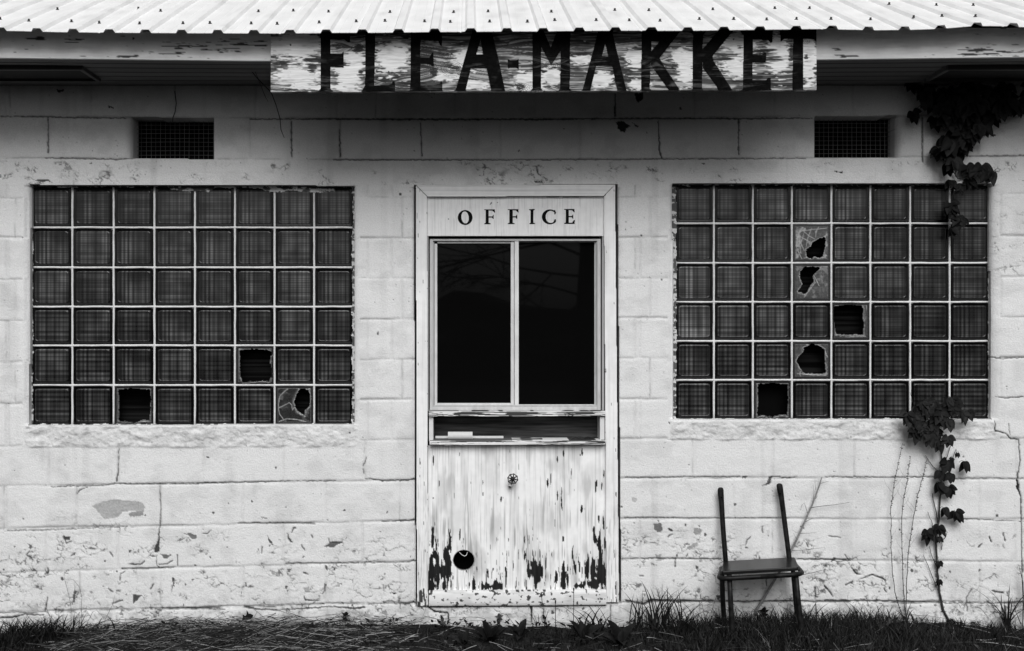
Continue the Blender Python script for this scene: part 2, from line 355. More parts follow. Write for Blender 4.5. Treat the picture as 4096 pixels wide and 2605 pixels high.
LISTS = dict(
 patch=[(A6([(625, 548), (700, 520), (770, 503), (870, 515), (960, 522), (978, 560), (975, 585), (870, 585), (825, 590), (800, 628), (712, 642), (670, 600)]), .42, -.002),
        (A6([(870, 598), (975, 578), (968, 608), (880, 626)]), .30, .001),
        (A6([(1080, 760), (1075, 860), (1040, 862), (1060, 790)]), .10, -.006), (A6([(1085, 875), (1165, 880), (1125, 905), (1105, 900)]), .25), (A6([(1245, 732), (1330, 742), (1325, 772), (1290, 765)]), .28),
        (A6([(425, 750), (478, 755), (470, 780), (430, 775)]), .12), (A6([(195, 815), (215, 818), (212, 845), (192, 838)]), .22), (A6([(900, 1150), (965, 1152), (935, 1180), (912, 1205), (900, 1215)]), .13, -.003), (A6([(1165, 1030), (1185, 1040), (1178, 1090), (1168, 1085)]), .15),
        (A7([(880, 795), (965, 795), (930, 815), (905, 830), (840, 825)]), .18, -.003), (A7([(450, 745), (490, 790), (495, 815), (475, 800)]), .14), (A7([(845, 950), (868, 955), (860, 985), (850, 975)]), .18), (A7([(590, 975), (620, 972), (610, 998), (592, 992)]), .28), (A7([(700, 1105), (750, 1100), (740, 1130), (712, 1140)]), .38), (A7([(840, 1075), (855, 1078), (850, 1098), (838, 1095)]), .2), (A7([(1290, 1130), (1330, 1140), (1315, 1150)]), .06), (A7([(955, 1195), (975, 1200), (970, 1215), (955, 1210)]), .25), (A7([(412, 625), (455, 630), (430, 637)]), .1), (A7([(972, 572), (986, 576), (980, 586), (970, 582)]), .05),
        (A7([(395, 1218), (560, 1216), (560, 1224), (400, 1226)]), .3),
        (A4([(190, 668), (240, 665), (258, 700), (240, 722), (215, 725), (195, 700)]), .26, -.002), (A4([(285, 695), (310, 700), (328, 715), (300, 718)]), .1), (A4([(465, 700), (525, 705), (515, 735), (480, 750), (463, 730)]), .33), (A4([(975, 348), (1010, 345), (985, 375), (980, 400), (950, 415)]), .2), (A4([(795, 348), (828, 346), (815, 360), (795, 362)]), .08), (A4([(620, 1150), (650, 1150), (645, 1180), (625, 1185)]), .12), (A4([(810, 825), (838, 830), (825, 842), (808, 838)]), .25), (A4([(45, 490), (85, 495), (75, 525), (45, 520)]), .5),
        (A5([(972, 660), (985, 662), (986, 708), (974, 712)]), .05, -.006), (A5([(30, 1062), (55, 1060), (50, 1074), (32, 1076)]), .08), (A5([(668, 1330), (705, 1335), (695, 1350), (672, 1348)]), .35), (A5([(630, 1122), (640, 1124), (638, 1132), (630, 1132)]), .1), (A5([(950, 960), (975, 950), (965, 930)]), .4),
        (cr(2100, 0, 1.913, [(700, 935), (740, 925), (790, 950), (800, 965), (770, 990), (760, 1015), (730, 1010), (705, 970)]), .05, .004), (cr(2100, 0, 1.913, [(825, 940), (870, 965), (860, 975), (835, 960)]), .07),
        (cr(2100, 0, 1.913, [(840, 715), (905, 715), (900, 760), (870, 785), (850, 770)]), .03, .006), (cr(0, 0, 1.913, [(435, 685), (495, 685), (485, 705), (445, 705)]), .04, .004), (cr(0, 0, 1.913, [(820, 805), (870, 825), (865, 832), (830, 818)]), .03),
        (cr(0, 0, 1.913, [(485, 1290), (530, 1270), (555, 1295), (515, 1305)]), .35), (cr(0, 0, 1.913, [(270, 1385), (320, 1368), (360, 1375), (400, 1395), (340, 1392)]), .13), (cr(0, 0, 1.913, [(680, 1250), (710, 1240), (700, 1258)]), .2),
        (cr(3100, 0, 1.913, [(445, 1310), (522, 1312), (520, 1330), (490, 1318), (455, 1316)]), .05), (cr(3100, 0, 1.913, [(1650, 1035), (1690, 1028), (1690, 1040), (1655, 1044)]), .05),
        (cr(2100, 0, 1.913, [(65, 1385), (120, 1388), (125, 1382), (135, 1398), (80, 1398)]), .08), (cr(2100, 0, 1.913, [(1355, 1250), (1378, 1252), (1370, 1265), (1360, 1262)]), .04), (cr(1000, 0, 1.913, [(1140, 1480), (1160, 1478), (1162, 1494), (1142, 1494)]), .12)],
 crack=[(A6([(1083, 410, 1.5), (1085, 520, 2.5), (1088, 600, 2), (1078, 700, 3), (1072, 780, 5)]), .1), (A6([(1060, 880, 1), (1060, 950, 2), (1080, 975, 2)]), .15), (A6([(803, 160, 1.5), (800, 300, 2.5), (790, 380, 5)]), .25), (A6([(520, 470, 1.5), (540, 440, 3), (590, 420, 1)]), .15), (A6([(425, 760, 2), (450, 800, 3), (480, 790, 1)]), .2),
        (A6([(345, 420, 1.5), (700, 410, 2), (790, 395, 3), (900, 402, 2.5), (1370, 397, 2.5), (1523, 392, 2)]), .12), (A6([(50, 716, 2.5), (260, 714, 3), (510, 703, 1.5), (860, 690, 1.5)]), .25), (A6([(820, 973, 2.5), (1060, 972, 3), (1170, 965, 2.5)]), .15), (A6([(1090, 1240, 2), (1300, 1240, 3), (1523, 1245, 3)]), .15), (A6([(0, 1305, 5), (90, 1302, 6), (170, 1280, 4), (300, 1285, 2)]), .1),
        (A6([(200, 850, 1), (180, 880, 3), (215, 900, 4)]), .15), (A6([(480, 885, 3), (510, 868, 1)]), .15), (A6([(745, 860, 3), (760, 893, 2)]), .12), (A6([(880, 945, 4), (950, 945, 4), (975, 925, 3)]), .15), (A6([(1075, 945, 3), (1130, 945, 3), (1165, 920, 3)]), .12), (A6([(1200, 880, 3), (1200, 950, 2)]), .15), (A6([(300, 1010, 2), (325, 1000, 5), (322, 965, 2)]), .12), (A6([(735, 1110, 4), (760, 1130, 3)]), .2), (A6([(760, 1210, 3), (790, 1200, 4), (830, 1185, 3)]), .1), (A6([(810, 1050, 3), (815, 1010, 2), (850, 990, 2)]), .2), (A6([(1040, 1080, 4), (1020, 1110, 3)]), .15), (A6([(320, 1170, 2), (310, 1230, 4), (300, 1260, 3)]), .18), (A6([(1165, 1090, 2), (1165, 1130, 2)]), .2), (A6([(1010, 885, 3), (1050, 892, 2)]), .15), (A6([(500, 1150, 5), (503, 1200, 4)]), .1), (A6([(1430, 710, 2), (1400, 735, 3), (1375, 735, 2)]), .15),
        (A7([(0, 395, 2), (120, 393, 2.5), (300, 388, 3), (560, 382, 2), (920, 380, 2)]), .25), (A7([(255, 665, 3), (500, 665, 3.5), (640, 665, 2), (780, 668, 1.5)]), .18), (A7([(580, 937, 3), (960, 936, 2.5), (1380, 930, 2)]), .2), (A7([(1120, 368, 2), (1155, 365, 2), (1230, 380, 3), (1455, 372, 3)]), .12), (A7([(1230, 657, 1.5), (1340, 650, 3), (1455, 647, 3)]), .2), (A7([(1105, 280, 3), (1112, 260, 2), (1125, 220, 2)]), .3), (A7([(1105, 300, 2), (1110, 330, 3)]), .3),
        (A7([(420, 825, 3), (420, 870, 2)]), .2), (A7([(590, 735, 3), (605, 780, 5), (625, 795, 3)]), .1), (A7([(620, 730, 2), (635, 700, 4), (650, 700, 3)]), .1), (A7([(755, 745, 3), (765, 765, 3)]), .2), (A7([(685, 810, 3), (710, 850, 3)]), .25), (A7([(700, 1000, 4), (730, 1010, 3)]), .12), (A7([(845, 1100, 2), (845, 1120, 2), (825, 1145, 2)]), .2), (A7([(705, 1160, 3), (715, 1185, 5), (800, 1190, 2)]), .15), (A7([(305, 1070, 2), (312, 1090, 4)]), .12), (A7([(540, 1250, 1), (730, 1240, 4), (900, 1228, 3), (1050, 1243, 5), (1110, 1232, 8)]), .12), (A7([(870, 770, 2), (880, 795, 3), (960, 795, 3)]), .1), (A7([(300, 1232, 6), (400, 1245, 4), (540, 1255, 3)]), .12),
        (A4([(0, 355, 2), (180, 358, 3), (400, 350, 2), (780, 352, 2)]), .25), (A4([(0, 632, 2), (180, 628, 3), (400, 632, 2), (700, 632, 2), (1100, 632, 2)]), .3), (A4([(0, 905, 2), (350, 905, 3), (650, 908, 3)]), .2), (A4([(1170, 910, 2), (1400, 912, 4), (1523, 908, 3)]), .15), (A4([(930, 415, 2), (980, 395, 3), (990, 350, 3), (1050, 350, 2)]), .12), (A4([(1060, 357, 3), (1120, 360, 3), (1165, 350, 2)]), .08), (A4([(815, 815, 3), (825, 780, 4), (850, 760, 2)]), .12), (A4([(930, 690, 1), (932, 730, 3)]), .15), (A4([(410, 905, 1), (425, 880, 3), (425, 870, 1)]), .15), (A4([(340, 900, 2), (340, 960, 4)]), .12), (A4([(290, 760, 2), (300, 745, 4), (325, 740, 2)]), .1), (A4([(100, 1020, 4), (125, 1020, 3)]), .1), (A4([(955, 1040, 3), (960, 1090, 3)]), .15), (A4([(1230, 800, 4), (1240, 825, 3)]), .1), (A4([(1360, 1100, 3), (1410, 1165, 3)]), .1), (A4([(1190, 690, 4), (1210, 700, 2)]), .2), (A4([(5, 1190, 4), (120, 1210, 6), (200, 1185, 9), (330, 1195, 7), (600, 1190, 4)]), .13), (A4([(640, 1195, 3), (1130, 1192, 5), (1290, 1195, 3), (1523, 1195, 4)]), .1), (A4([(1290, 1100, 3), (1290, 1160, 4)]), .12),
        (A5([(862, 360, 2), (865, 410, 6), (920, 425, 3), (945, 450, 4), (985, 455, 3), (992, 560, 3), (980, 640, 4), (978, 700, 9), (995, 750, 4), (1000, 900, 3), (1000, 1050, 2), (1005, 1130, 3)]), .07), (A5([(935, 375, 2), (940, 430, 2)]), .25), (A5([(845, 38, 3), (900, 45, 2), (1011, 38, 2)]), .15), (A5([(870, 240, 2), (930, 245, 2), (1011, 238, 3)]), .15), (A5([(0, 645, 2), (360, 647, 2.5), (560, 645, 3)]), .15), (A5([(560, 655, 2), (800, 655, 2), (1011, 655, 2)]), .3), (A5([(680, 860, 3), (790, 862, 2), (1011, 872, 1)]), .25), (A5([(0, 1272, 4), (300, 1275, 5), (600, 1285, 2), (860, 1285, 3), (1011, 1280, 3)]), .12), (A5([(135, 1105, 4), (160, 1140, 5), (180, 1140, 3)]), .08), (A5([(190, 1160, 2), (240, 1143, 5), (300, 1165, 5), (310, 1170, 3)]), .1), (A5([(105, 1195, 4), (140, 1178, 4)]), .12), (A5([(780, 1000, 5), (800, 985, 3)]), .1), (A5([(835, 950, 4), (845, 975, 5)]), .12), (A5([(905, 930, 3), (915, 970, 4)]), .15), (A5([(850, 1225, 4), (905, 1235, 5)]), .12), (A5([(0, 1200, 5), (35, 1240, 3)]), .1), (A5([(300, 1210, 3), (312, 1230, 4)]), .15), (A5([(720, 1325, 3), (720, 1260, 3), (745, 1215, 2)]), .3), (A5([(100, 1040, 3), (115, 1058, 3)]), .12), (A5([(20, 945, 3), (80, 955, 2)]), .2),
        (A3([(200, 1210, 3), (245, 1245, 6), (335, 1252, 4), (347, 1265, 4), (347, 1325, 5)]), .03), (A3([(940, 1210, 8), (942, 1250, 6), (940, 1320, 3)]), .04), (A3([(1508, 1200, 2), (1508, 1340, 2)]), .12), (A3([(120, 300, 3), (0, 312, 3)]), .25), (A3([(110, 590, 3), (0, 605, 2)]), .25), (A3([(110, 885, 3), (0, 895, 2)]), .2), (A3([(125, 1185, 5), (60, 1192, 3), (0, 1190, 3)]), .15),
        (cr(0, 0, 1.913, [(0, 890, 2), (330, 895, 3), (520, 900, 4), (960, 903, 3)]), .2), (cr(0, 0, 1.913, [(368, 905, 2), (368, 1170, 4)]), .3), (cr(1000, 0, 1.913, [(0, 912, 3), (600, 910, 4), (1250, 914, 5), (2296, 912, 4)]), .15), (cr(2100, 0, 1.913, [(0, 914, 4), (900, 905, 3), (1640, 908, 4), (2200, 905, 2)]), .15), (cr(1000, 0, 1.913, [(640, 1222, 4), (1350, 1224, 4), (2296, 1222, 2)]), .3), (cr(2100, 0, 1.913, [(0, 1222, 3), (700, 1220, 3), (2150, 1212, 2)]), .3), (cr(2100, 0, 1.913, [(690, 720, 3), (690, 890, 6)]), .15), (cr(2100, 0, 1.913, [(1020, 915, 2), (1030, 1150, 5), (1045, 1210, 4)]), .15), (cr(2100, 0, 1.913, [(1635, 915, 6), (1635, 1180, 3)]), .25), (cr(1000, 0, 1.913, [(315, 930, 3), (320, 1195, 5)]), .25), (cr(1000, 0, 1.913, [(685, 990, 3), (690, 1200, 5)]), .3), (cr(3100, 0, 1.913, [(1130, 900, 3), (1132, 1240, 4)]), .25), (cr(1000, 0, 1.913, [(1305, 940, 2), (1315, 1190, 4)]), .25), (cr(3100, 0, 1.913, [(1430, 1195, 3), (1906, 1190, 3)]), .25), (cr(0, 0, 1.913, [(340, 1210, 2), (900, 1220, 4), (1030, 1213, 3)]), .3)])
# openings (pixels on the wall plane)
WL = [(118, 738), (1418, 742), (1416, 1700), (112, 1702)]
WR = [(2690, 733), (3968, 734), (3972, 1680), (2694, 1679)]
OF = [(1655, 740), (2472, 737), (2486, 2412), (2420, 2412), (2420, 2424), (1715, 2430), (1662, 2426)]
VL = [(523, 468), (855, 472), (855, 637), (523, 634)]
VR = [(3258, 466), (3592, 462), (3592, 630), (3258, 632)]
def wall_mesh(name, u0, u1, v0, v1, s, holes, parent):
    U, V = grid(u0, u1, v0, v1, s)
    H, col = wall_field(U, V)
    uc = (U[:-1, :-1] + U[1:, 1:]) / 2; vc = (V[:-1, :-1] + V[1:, 1:]) / 2
    m = np.ones(uc.shape, bool)
    # keep the edge of every opening straight: move grid vertices that nearly touch it onto it
    for h in holes: m &= ~inpoly(uc, vc, h)
    return sheet(name, U, V, 0, H, m, col, M_wall, parent, back=.13)
wall = wall_mesh('block_wall', -150, 4250, 318, 2570, 3.4, [WL, WR, OF, VL, VR], bld)
wall_mesh('side_wall', -2400, -150, 318, 2570, 14, [], bld)
wall_mesh('side_wall', 4250, 6400, 318, 2570, 14, [], bld)
b = MB(); x0, x1 = W(-2400, 0)[0], W(6400, 0)[0]
b.box((x0, .30, -.1), (x1, .34, 2.9)); b.box((x0, .13, 2.75), (x1, .30, 2.8)); b.build('inner_wall', M_black, bld)
# ---------------------------------------------------------------- eave: soffit, fascia, roof
def sag(u): return np.interp(u, [-2400, 0, 1000, 2000, 3265, 4096, 6400], [226, 231, 243, 243, 238, 228, 222])
FY = -.57
U, V = grid(-2400, 6400, 0, 1, 22); U = U[:1]; V = V[:1]
ny = 60; uu = U[0]; ys = np.linspace(FY + .02, .02, 220)
X = np.repeat(((uu - CU) * K * (D + FY) / D)[None], len(ys), 0); Y = np.repeat(ys[:, None], len(uu), 1)
zf = CZ + (CV - sag(uu)) * K * (D + FY) / D; zb = CZ + (CV - 352) * K
Z = zf[None] + (zb - zf[None]) * ((Y - FY) / (-FY)) ; Z = Z + .010
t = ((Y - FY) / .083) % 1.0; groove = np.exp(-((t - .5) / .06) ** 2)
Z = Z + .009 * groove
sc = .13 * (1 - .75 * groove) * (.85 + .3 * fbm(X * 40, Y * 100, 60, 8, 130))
I = np.arange(X.size).reshape(X.shape); q = np.stack([I[:-1, :-1], I[:-1, 1:], I[1:, 1:], I[1:, :-1]], -1).reshape(-1, 4)
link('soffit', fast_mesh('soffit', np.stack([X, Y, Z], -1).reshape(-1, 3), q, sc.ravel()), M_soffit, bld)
# fascia
U, V = grid(-2400, 6400, 90, 243, 4.0)
ff = (V - 90) / (243 - 90); Vs = 112 + ff * (sag(U) - 112)
col = np.full(U.shape, .74, np.float32) * (.88 + .2 * fbm(U, V, 240, 40, 140))
n1 = fbm(U, Vs, 55, 5, 142, 4); n2 = fbm(U, Vs, 200, 60, 146)
blob = np.zeros_like(U)
for (a, c, ra, rb) in [(740, 200, 150, 32), (930, 175, 70, 30), (600, 118, 60, 14), (830, 190, 45, 10), (3345, 200, 30, 8), (3390, 225, 60, 10), (3950, 205, 130, 26), (3880, 222, 60, 12), (3700, 226, 30, 5), (300, 170, 60, 14), (130, 150, 60, 10), (1040, 178, 40, 20), (520, 226, 160, 5)]:
    blob = np.maximum(blob, np.exp(-((U - a) / ra) ** 2 - ((Vs - c) / rb) ** 2))
peel = sstep(.64, .72, n1 + .30 * blob - .15)
col = col * (1 - .9 * peel) ; col = np.where(np.hypot(U - 533, Vs - 154) < 4.5, .02, col)
sheet('fascia_board', U, Vs, FY, (fbm(U, V, 90, 12, 148) - .5) * .003, None, col, M_wood, bld, back=.02)
# roof
def eave_v(u): return np.interp(u, [-2400, 0, 160, 420, 700, 880, 1170, 1400, 1950, 2500, 2700, 3000, 3300, 3500, 3640, 3800, 3900, 4096, 6400],
                                [116, 123, 126, 130, 131, 133, 133, 131, 125.5, 123, 124, 119, 114, 119, 118, 112, 104, 108, 100])
RY = -.685; SL = 1995 / (D / K); fR = (D + RY) / D
pitch = 144.6
prof = []     # (offset px, height m)
us_, hs_, tags = [], [], []
k0 = -12
ribs = []
xr = 148.0 + k0 * pitch
while xr < 5600:
    ribs.append(xr); xr += pitch
RIBH = .0145
for i, r in enumerate(ribs):
    lap = (i - 12 - 3 + 50) % 5 == 3 - 0 and False
    lap = (round((r - 148) / pitch) - 2) % 5 == 0
    if lap:
        us_ += [r - 46, r - 40, r - 36, r - 24, r - 14, r + 14]; hs_ += [0, -.002, .0005, .0015, RIBH * 1.05, RIBH * 1.05]
        us_ += [r + 24]; hs_ += [0]
    else:
        us_ += [r - 23, r - 14, r + 14, r + 23]; hs_ += [0, RIBH, RIBH, 0]
    us_ += [r + 50, r + 53, r + 56, r + 89, r + 92, r + 95]; hs_ += [0, .0009, 0, 0, .0009, 0]
us_ = np.array(us_); hs_ = np.array(hs_)
ss = np.concatenate([[0, .002, .01, .03, .06], np.linspace(.1, 3.6, 36)])
UU, SS = np.meshgrid(us_, ss)
zE = CZ + (CV - eave_v(UU)) * K * fR
cs, sn = math.cos(math.atan(SL)), math.sin(math.atan(SL))
wav = (fbm(UU, SS * 300, 260, 90, 160) - .5) * .006
bend = hs_[None] + wav
blend = np.exp(-SS / .5)
zbase = CZ + (CV - 120) * K * fR
Z0 = zE * blend + zbase * (1 - blend)
Px = (UU - CU) * K * fR; Py = RY + SS * cs - bend * sn; Pz = Z0 + SS * sn + bend * cs
th = .0012
I = np.arange(Px.size).reshape(Px.shape)
top = np.stack([Px, Py, Pz], -1).reshape(-1, 3)
q1 = np.stack([I[:-1, :-1], I[:-1, 1:], I[1:, 1:], I[1:, :-1]], -1).reshape(-1, 4)
botp = top.copy(); botp[:, 2] -= th * 1.5; botp[:, 1] += th
n = len(top)
qe = np.stack([I[0, :-1], I[0, 1:], I[0, 1:] + n, I[0, :-1] + n], -1)
rc = np.full(2 * n, .8, np.float32)
streak = .86 + .10 * fbm(UU, SS * 400, 25, 60, 170) - .12 * sstep(.6, .8, fbm(UU, SS * 400, 60, 18, 172))
rc[:n] = streak.ravel()
roof = link('metal_roof', fast_mesh('metal_roof', np.concatenate([top, botp]), np.concatenate([q1, q1[:, ::-1] + n, qe]), rc), M_metal, bld)
# closed roof body behind (gable mass keeps light out from above the soffit)
b = MB(); zt = zbase
X0, X1 = (-2400 - CU) * K * fR, (6400 - CU) * K * fR
P = [(X0, FY + .03, zt - .03), (X1, FY + .03, zt - .03), (X1, 2.9, zt - .03 + 3.4 * SL), (X0, 2.9, zt - .03 + 3.4 * SL),
     (X0, FY + .03, zt - .05), (X1, FY + .03, zt - .05), (X1, 2.9, zt - .05), (X0, 2.9, zt - .05)]
b.add(P, [(0, 1, 2, 3), (4, 7, 6, 5), (0, 4, 5, 1), (2, 6, 7, 3), (0, 3, 7, 4), (1, 5, 6, 2)]); b.build('roof_deck', M_black, bld)
# roof screws
scr = MB()
scr.tube([(0, 0, 0), (0, 0, .0025)], .0085, 10); scr.tube([(0, 0, .0025), (0, 0, .0125)], [.0056, .0046], 6)
proto = scr.build('screw', mat('screw_head', .035, rough=.5, noise=.2), roof, smooth=False)
R1 = [(u / 3.01, v / 3.01) for u, v in [(348, 262), (862, 266), (1197, 283), (1680, 292), (2203, 288), (693, 120), (1672, 140), (1934, 142), (2, 240)]]
R1 += [(800 + u / 3.01, v / 3.01) for u, v in [(121, 284), (617, 289), (930, 293), (1436, 282), (1882, 270), (2229, 262), (703, 146), (1124, 136), (1548, 152), (2287, 153)]]
R1 += [(1600 + u / 3.01, v / 3.01) for u, v in [(296, 264), (607, 270), (1079, 266), (1534, 270), (1863, 252), (2362, 252), (645, 153), (1060, 146), (1822, 151)]]
R1 += [(2400 + u / 3.01, v / 3.01) for u, v in [(353, 252), (722, 258), (1195, 240), (1609, 243), (2006, 247), (2364, 238), (177, 128), (587, 132), (1358, 124), (2104, 110)]]
R1 += [(3200 + u / 2.6875, v / 2.6875) for u, v in [(332, 212), (757, 217), (1220, 209), (1524, 184), (1884, 184), (101, 96), (951, 87), (1465, 62), (1861, 64)]]
first = True
for (u, v) in R1:
    # ray through the pixel meets the roof plane
    dx, dz = (u - CU) * K / D, (CV - v) * K / D
    ev = float(eave_v(u)); z0 = CZ + (CV - ev) * K * fR
    for it in range(6):
        t = (z0 - CZ - SL * (RY)) / (dz - SL) if False else None
        # CZ + dz*(D+y) = z0 + SL*(y-RY)
        y = (z0 - SL * RY - CZ - dz * D) / (dz - SL)
        s = (y - RY) / cs; bl = math.exp(-s / .5)
        xw = dx * (D + y); ue = xw / (K * fR) + CU
        z0 = (CZ + (CV - float(eave_v(ue))) * K * fR) * bl + zbase * (1 - bl)
    hh = float(np.interp(ue, us_, hs_)) + float((fbm(np.array([ue]), np.array([s * 300.]), 260, 90, 160)[0] - .5) * .006)
    o = proto if first else proto.copy()
    if not first: C.collection.objects.link(o); o.parent = roof
    first = False
    o.location = (xw, y - hh * sn, z0 + SL * (y - RY) + hh * cs - .0005); o.rotation_euler = (math.atan(SL) * .6, random.Random(int(u)).uniform(-.12, .12), 0)
# ---------------------------------------------------------------- soffit light fixtures
def fixture(u0, u1, label):
    t = empty('light_fixture', label=label, category='light fixture', group='empty light fixtures under the eave')
    b = MB(); zt = CZ + (CV - 300) * K * .94
    ya, yb = -.40, -.14; x0 = W(u0, 0, ya)[0]; x1 = W(u1, 0, ya)[0]; z1 = zt + .045
    z0 = zt + .008
    b.box((x0, ya, z0), (x1, ya + .018, z1), .05); b.box((x0, yb - .018, z0), (x1, yb, z1), .05)
    b.box((x0, ya + .018, z0), (x0 + .018, yb - .018, z1), .12); b.box((x1 - .018, ya + .018, z0), (x1, yb - .018, z1), .06)
    b.build('frame', M_alu, t)
    b = MB(); b.box((x0 + .018, ya + .018, zt + .02), (x1 - .018, yb - .018, zt + .03), .02); b.build('recess_panel', M_soffit, t)
fixture(-1150, 330, 'dark rectangular light housing under the eave left of the sign')
fixture(3790, 5300, 'dark rectangular light housing under the eave right of the sign')
# ---------------------------------------------------------------- vents
def vent(pu0, pu1, pv0, pv1, seed):
    t = empty('vent'); t.parent = bld
    y = .10; b = MB()
    for i in range(17):
        u = pu0 + (pu1 - pu0) * i / 16; rr = random.Random(seed + i)
        a, c = W(u, pv0 - 6, y), W(u + rr.uniform(-2, 2), pv1 + 6, y); b.tube([a, c], .0011, 5, rr.uniform(.08, .16))
    for i in range(8):
        v = pv0 + 12 + (pv1 - pv0 - 12) * i / 7.6; rr = random.Random(seed + 50 + i)
        b.tube([W(pu0 - 6, v, y + .002), W((pu0 + pu1) / 2, v + rr.uniform(-2, 2), y + .002), W(pu1 + 6, v, y + .002)], .0011, 5, rr.uniform(.08, .16))
    b.build('wire_mesh', M_alu, t)
    b = MB(); p0, p1 = W(pu0 - 30, pv1 + 20, .13), W(pu1 + 40, pv0 - 30, .13); b.box((p0[0], .128, p0[2]), (p1[0], .135, p1[2]), .02); b.build('backing', M_black, t)
    b = MB(); a, c = W(pu0 - 12, pv0 - 6, y - .002), W(pu1 + 12, pv0 - 22, y - .002); b.box((a[0], y - .012, a[2]), (c[0], y + .02, c[2]), .25); b.build('head_trim', M_mortar, t)
vent(547, 853, 489, 632, 3); vent(3258, 3557, 483, 626, 9)
# ---------------------------------------------------------------- glass block windows
def glass_mat():
    m = bpy.data.materials.new('fluted_glass'); m.use_nodes = True; t = m.node_tree; L = t.links; N = t.nodes
    b = N['Principled BSDF']; b.inputs['Roughness'].default_value = .2; b.inputs['Specular IOR Level'].default_value = .3
    tc = N.new('ShaderNodeTexCoord'); sp = N.new('ShaderNodeSeparateXYZ'); L.new(tc.outputs['Object'], sp.inputs[0]); oi = N.new('ShaderNodeObjectInfo')
    def math_(op, a, bb=None, c=None):
        n = N.new('ShaderNodeMath'); n.operation = op
        for i, x in enumerate((a, bb, c)):
            if x is None: continue
            if isinstance(x, (int, float)): n.inputs[i].default_value = x
            else: L.new(x, n.inputs[i])
        return n.outputs[0]
    def bands(coord, freq, seed, lo, hi):
        n = N.new('ShaderNodeTexNoise'); n.noise_dimensions = '2D'; n.inputs['Scale'].default_value = 1; n.inputs['Detail'].default_value = 2
        cmb = N.new('ShaderNodeCombineXYZ'); L.new(math_('MULTIPLY', coord, freq), cmb.inputs[0]); L.new(math_('ADD', math_('MULTIPLY', oi.outputs['Random'], 2.2), seed), cmb.inputs[1])
        L.new(cmb.outputs[0], n.inputs['Vector'])
        r = N.new('ShaderNodeMapRange'); r.inputs[1].default_value = .36; r.inputs[2].default_value = .62; r.inputs[3].default_value = lo; r.inputs[4].default_value = hi
        L.new(n.outputs['Fac'], r.inputs[0]); return r.outputs[0]
    X_, Z_ = sp.outputs[0], sp.outputs[2]
    vx = bands(X_, 60, 3.1, .38, 1.05); hz = bands(Z_, 55, 8.7, .5, 1.05)
    ln = N.new('ShaderNodeTexNoise'); ln.noise_dimensions = '4D'; ln.inputs['Scale'].default_value = 11; ln.inputs['Detail'].default_value = 1; L.new(tc.outputs['Object'], ln.inputs['Vector']); L.new(math_('MULTIPLY', oi.outputs['Random'], 40), ln.inputs['W'])
    lr = N.new('ShaderNodeMapRange'); lr.inputs[1].default_value = .35; lr.inputs[2].default_value = .65; lr.inputs[3].default_value = .6; lr.inputs[4].default_value = 1.35; L.new(ln.outputs['Fac'], lr.inputs[0])
    sq = N.new('ShaderNodeSeparateColor'); L.new(oi.outputs['Color'], sq.inputs[0])
    fx = math_('MULTIPLY_ADD', math_('SINE', math_('MULTIPLY', X_, 290)), .34, .80)
    ff_ = math_('MULTIPLY_ADD', math_('SINE', math_('MULTIPLY', Z_, 540)), .22, .84); fb_ = math_('MULTIPLY_ADD', math_('SINE', math_('MULTIPLY', Z_, 262)), .5, .75)
    fz = math_('ADD', math_('MULTIPLY', ff_, math_('SUBTRACT', 1, sq.outputs[2])), math_('MULTIPLY', fb_, sq.outputs[2]))
    v = math_('MULTIPLY', math_('MULTIPLY', vx, hz), math_('MULTIPLY', fx, fz))
    a = N.new('ShaderNodeAttribute'); a.attribute_name = 'paint'
    v = math_('MULTIPLY', v, math_('MULTIPLY_ADD', oi.outputs['Random'], .4, .75)); v = math_('MULTIPLY', v, lr.outputs[0])
    so_ = N.new('ShaderNodeSeparateColor'); L.new(oi.outputs['Color'], so_.inputs[0]); v = math_('MULTIPLY', v, so_.outputs[0])
    ed = N.new('ShaderNodeMapRange'); ed.inputs[1].default_value = .056; ed.inputs[2].default_value = .066; ed.inputs[3].default_value = 0; ed.inputs[4].default_value = .55; L.new(math_('MULTIPLY', X_, math_('SUBTRACT', so_.outputs[1], .5)), ed.inputs[0]); ed.inputs[1].default_value = .028; ed.inputs[2].default_value = .033  # edge strip: highlight along the thick glass side, painted into the base colour
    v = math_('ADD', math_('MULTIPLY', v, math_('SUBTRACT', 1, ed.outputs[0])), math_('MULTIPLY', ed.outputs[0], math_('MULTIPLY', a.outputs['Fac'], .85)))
    v = math_('MULTIPLY', v, a.outputs['Fac'])
    cb = N.new('ShaderNodeCombineXYZ'); [L.new(v, cb.inputs[i]) for i in range(3)]; L.new(cb.outputs[0], b.inputs['Base Color'])
    bp = N.new('ShaderNodeBump'); bp.inputs['Strength'].default_value = .35; bp.inputs['Distance'].default_value = .001
    L.new(math_('MULTIPLY', fx, vx), bp.inputs['Height']); L.new(bp.outputs[0], b.inputs['Normal'])
    return m
M_glass = glass_mat()
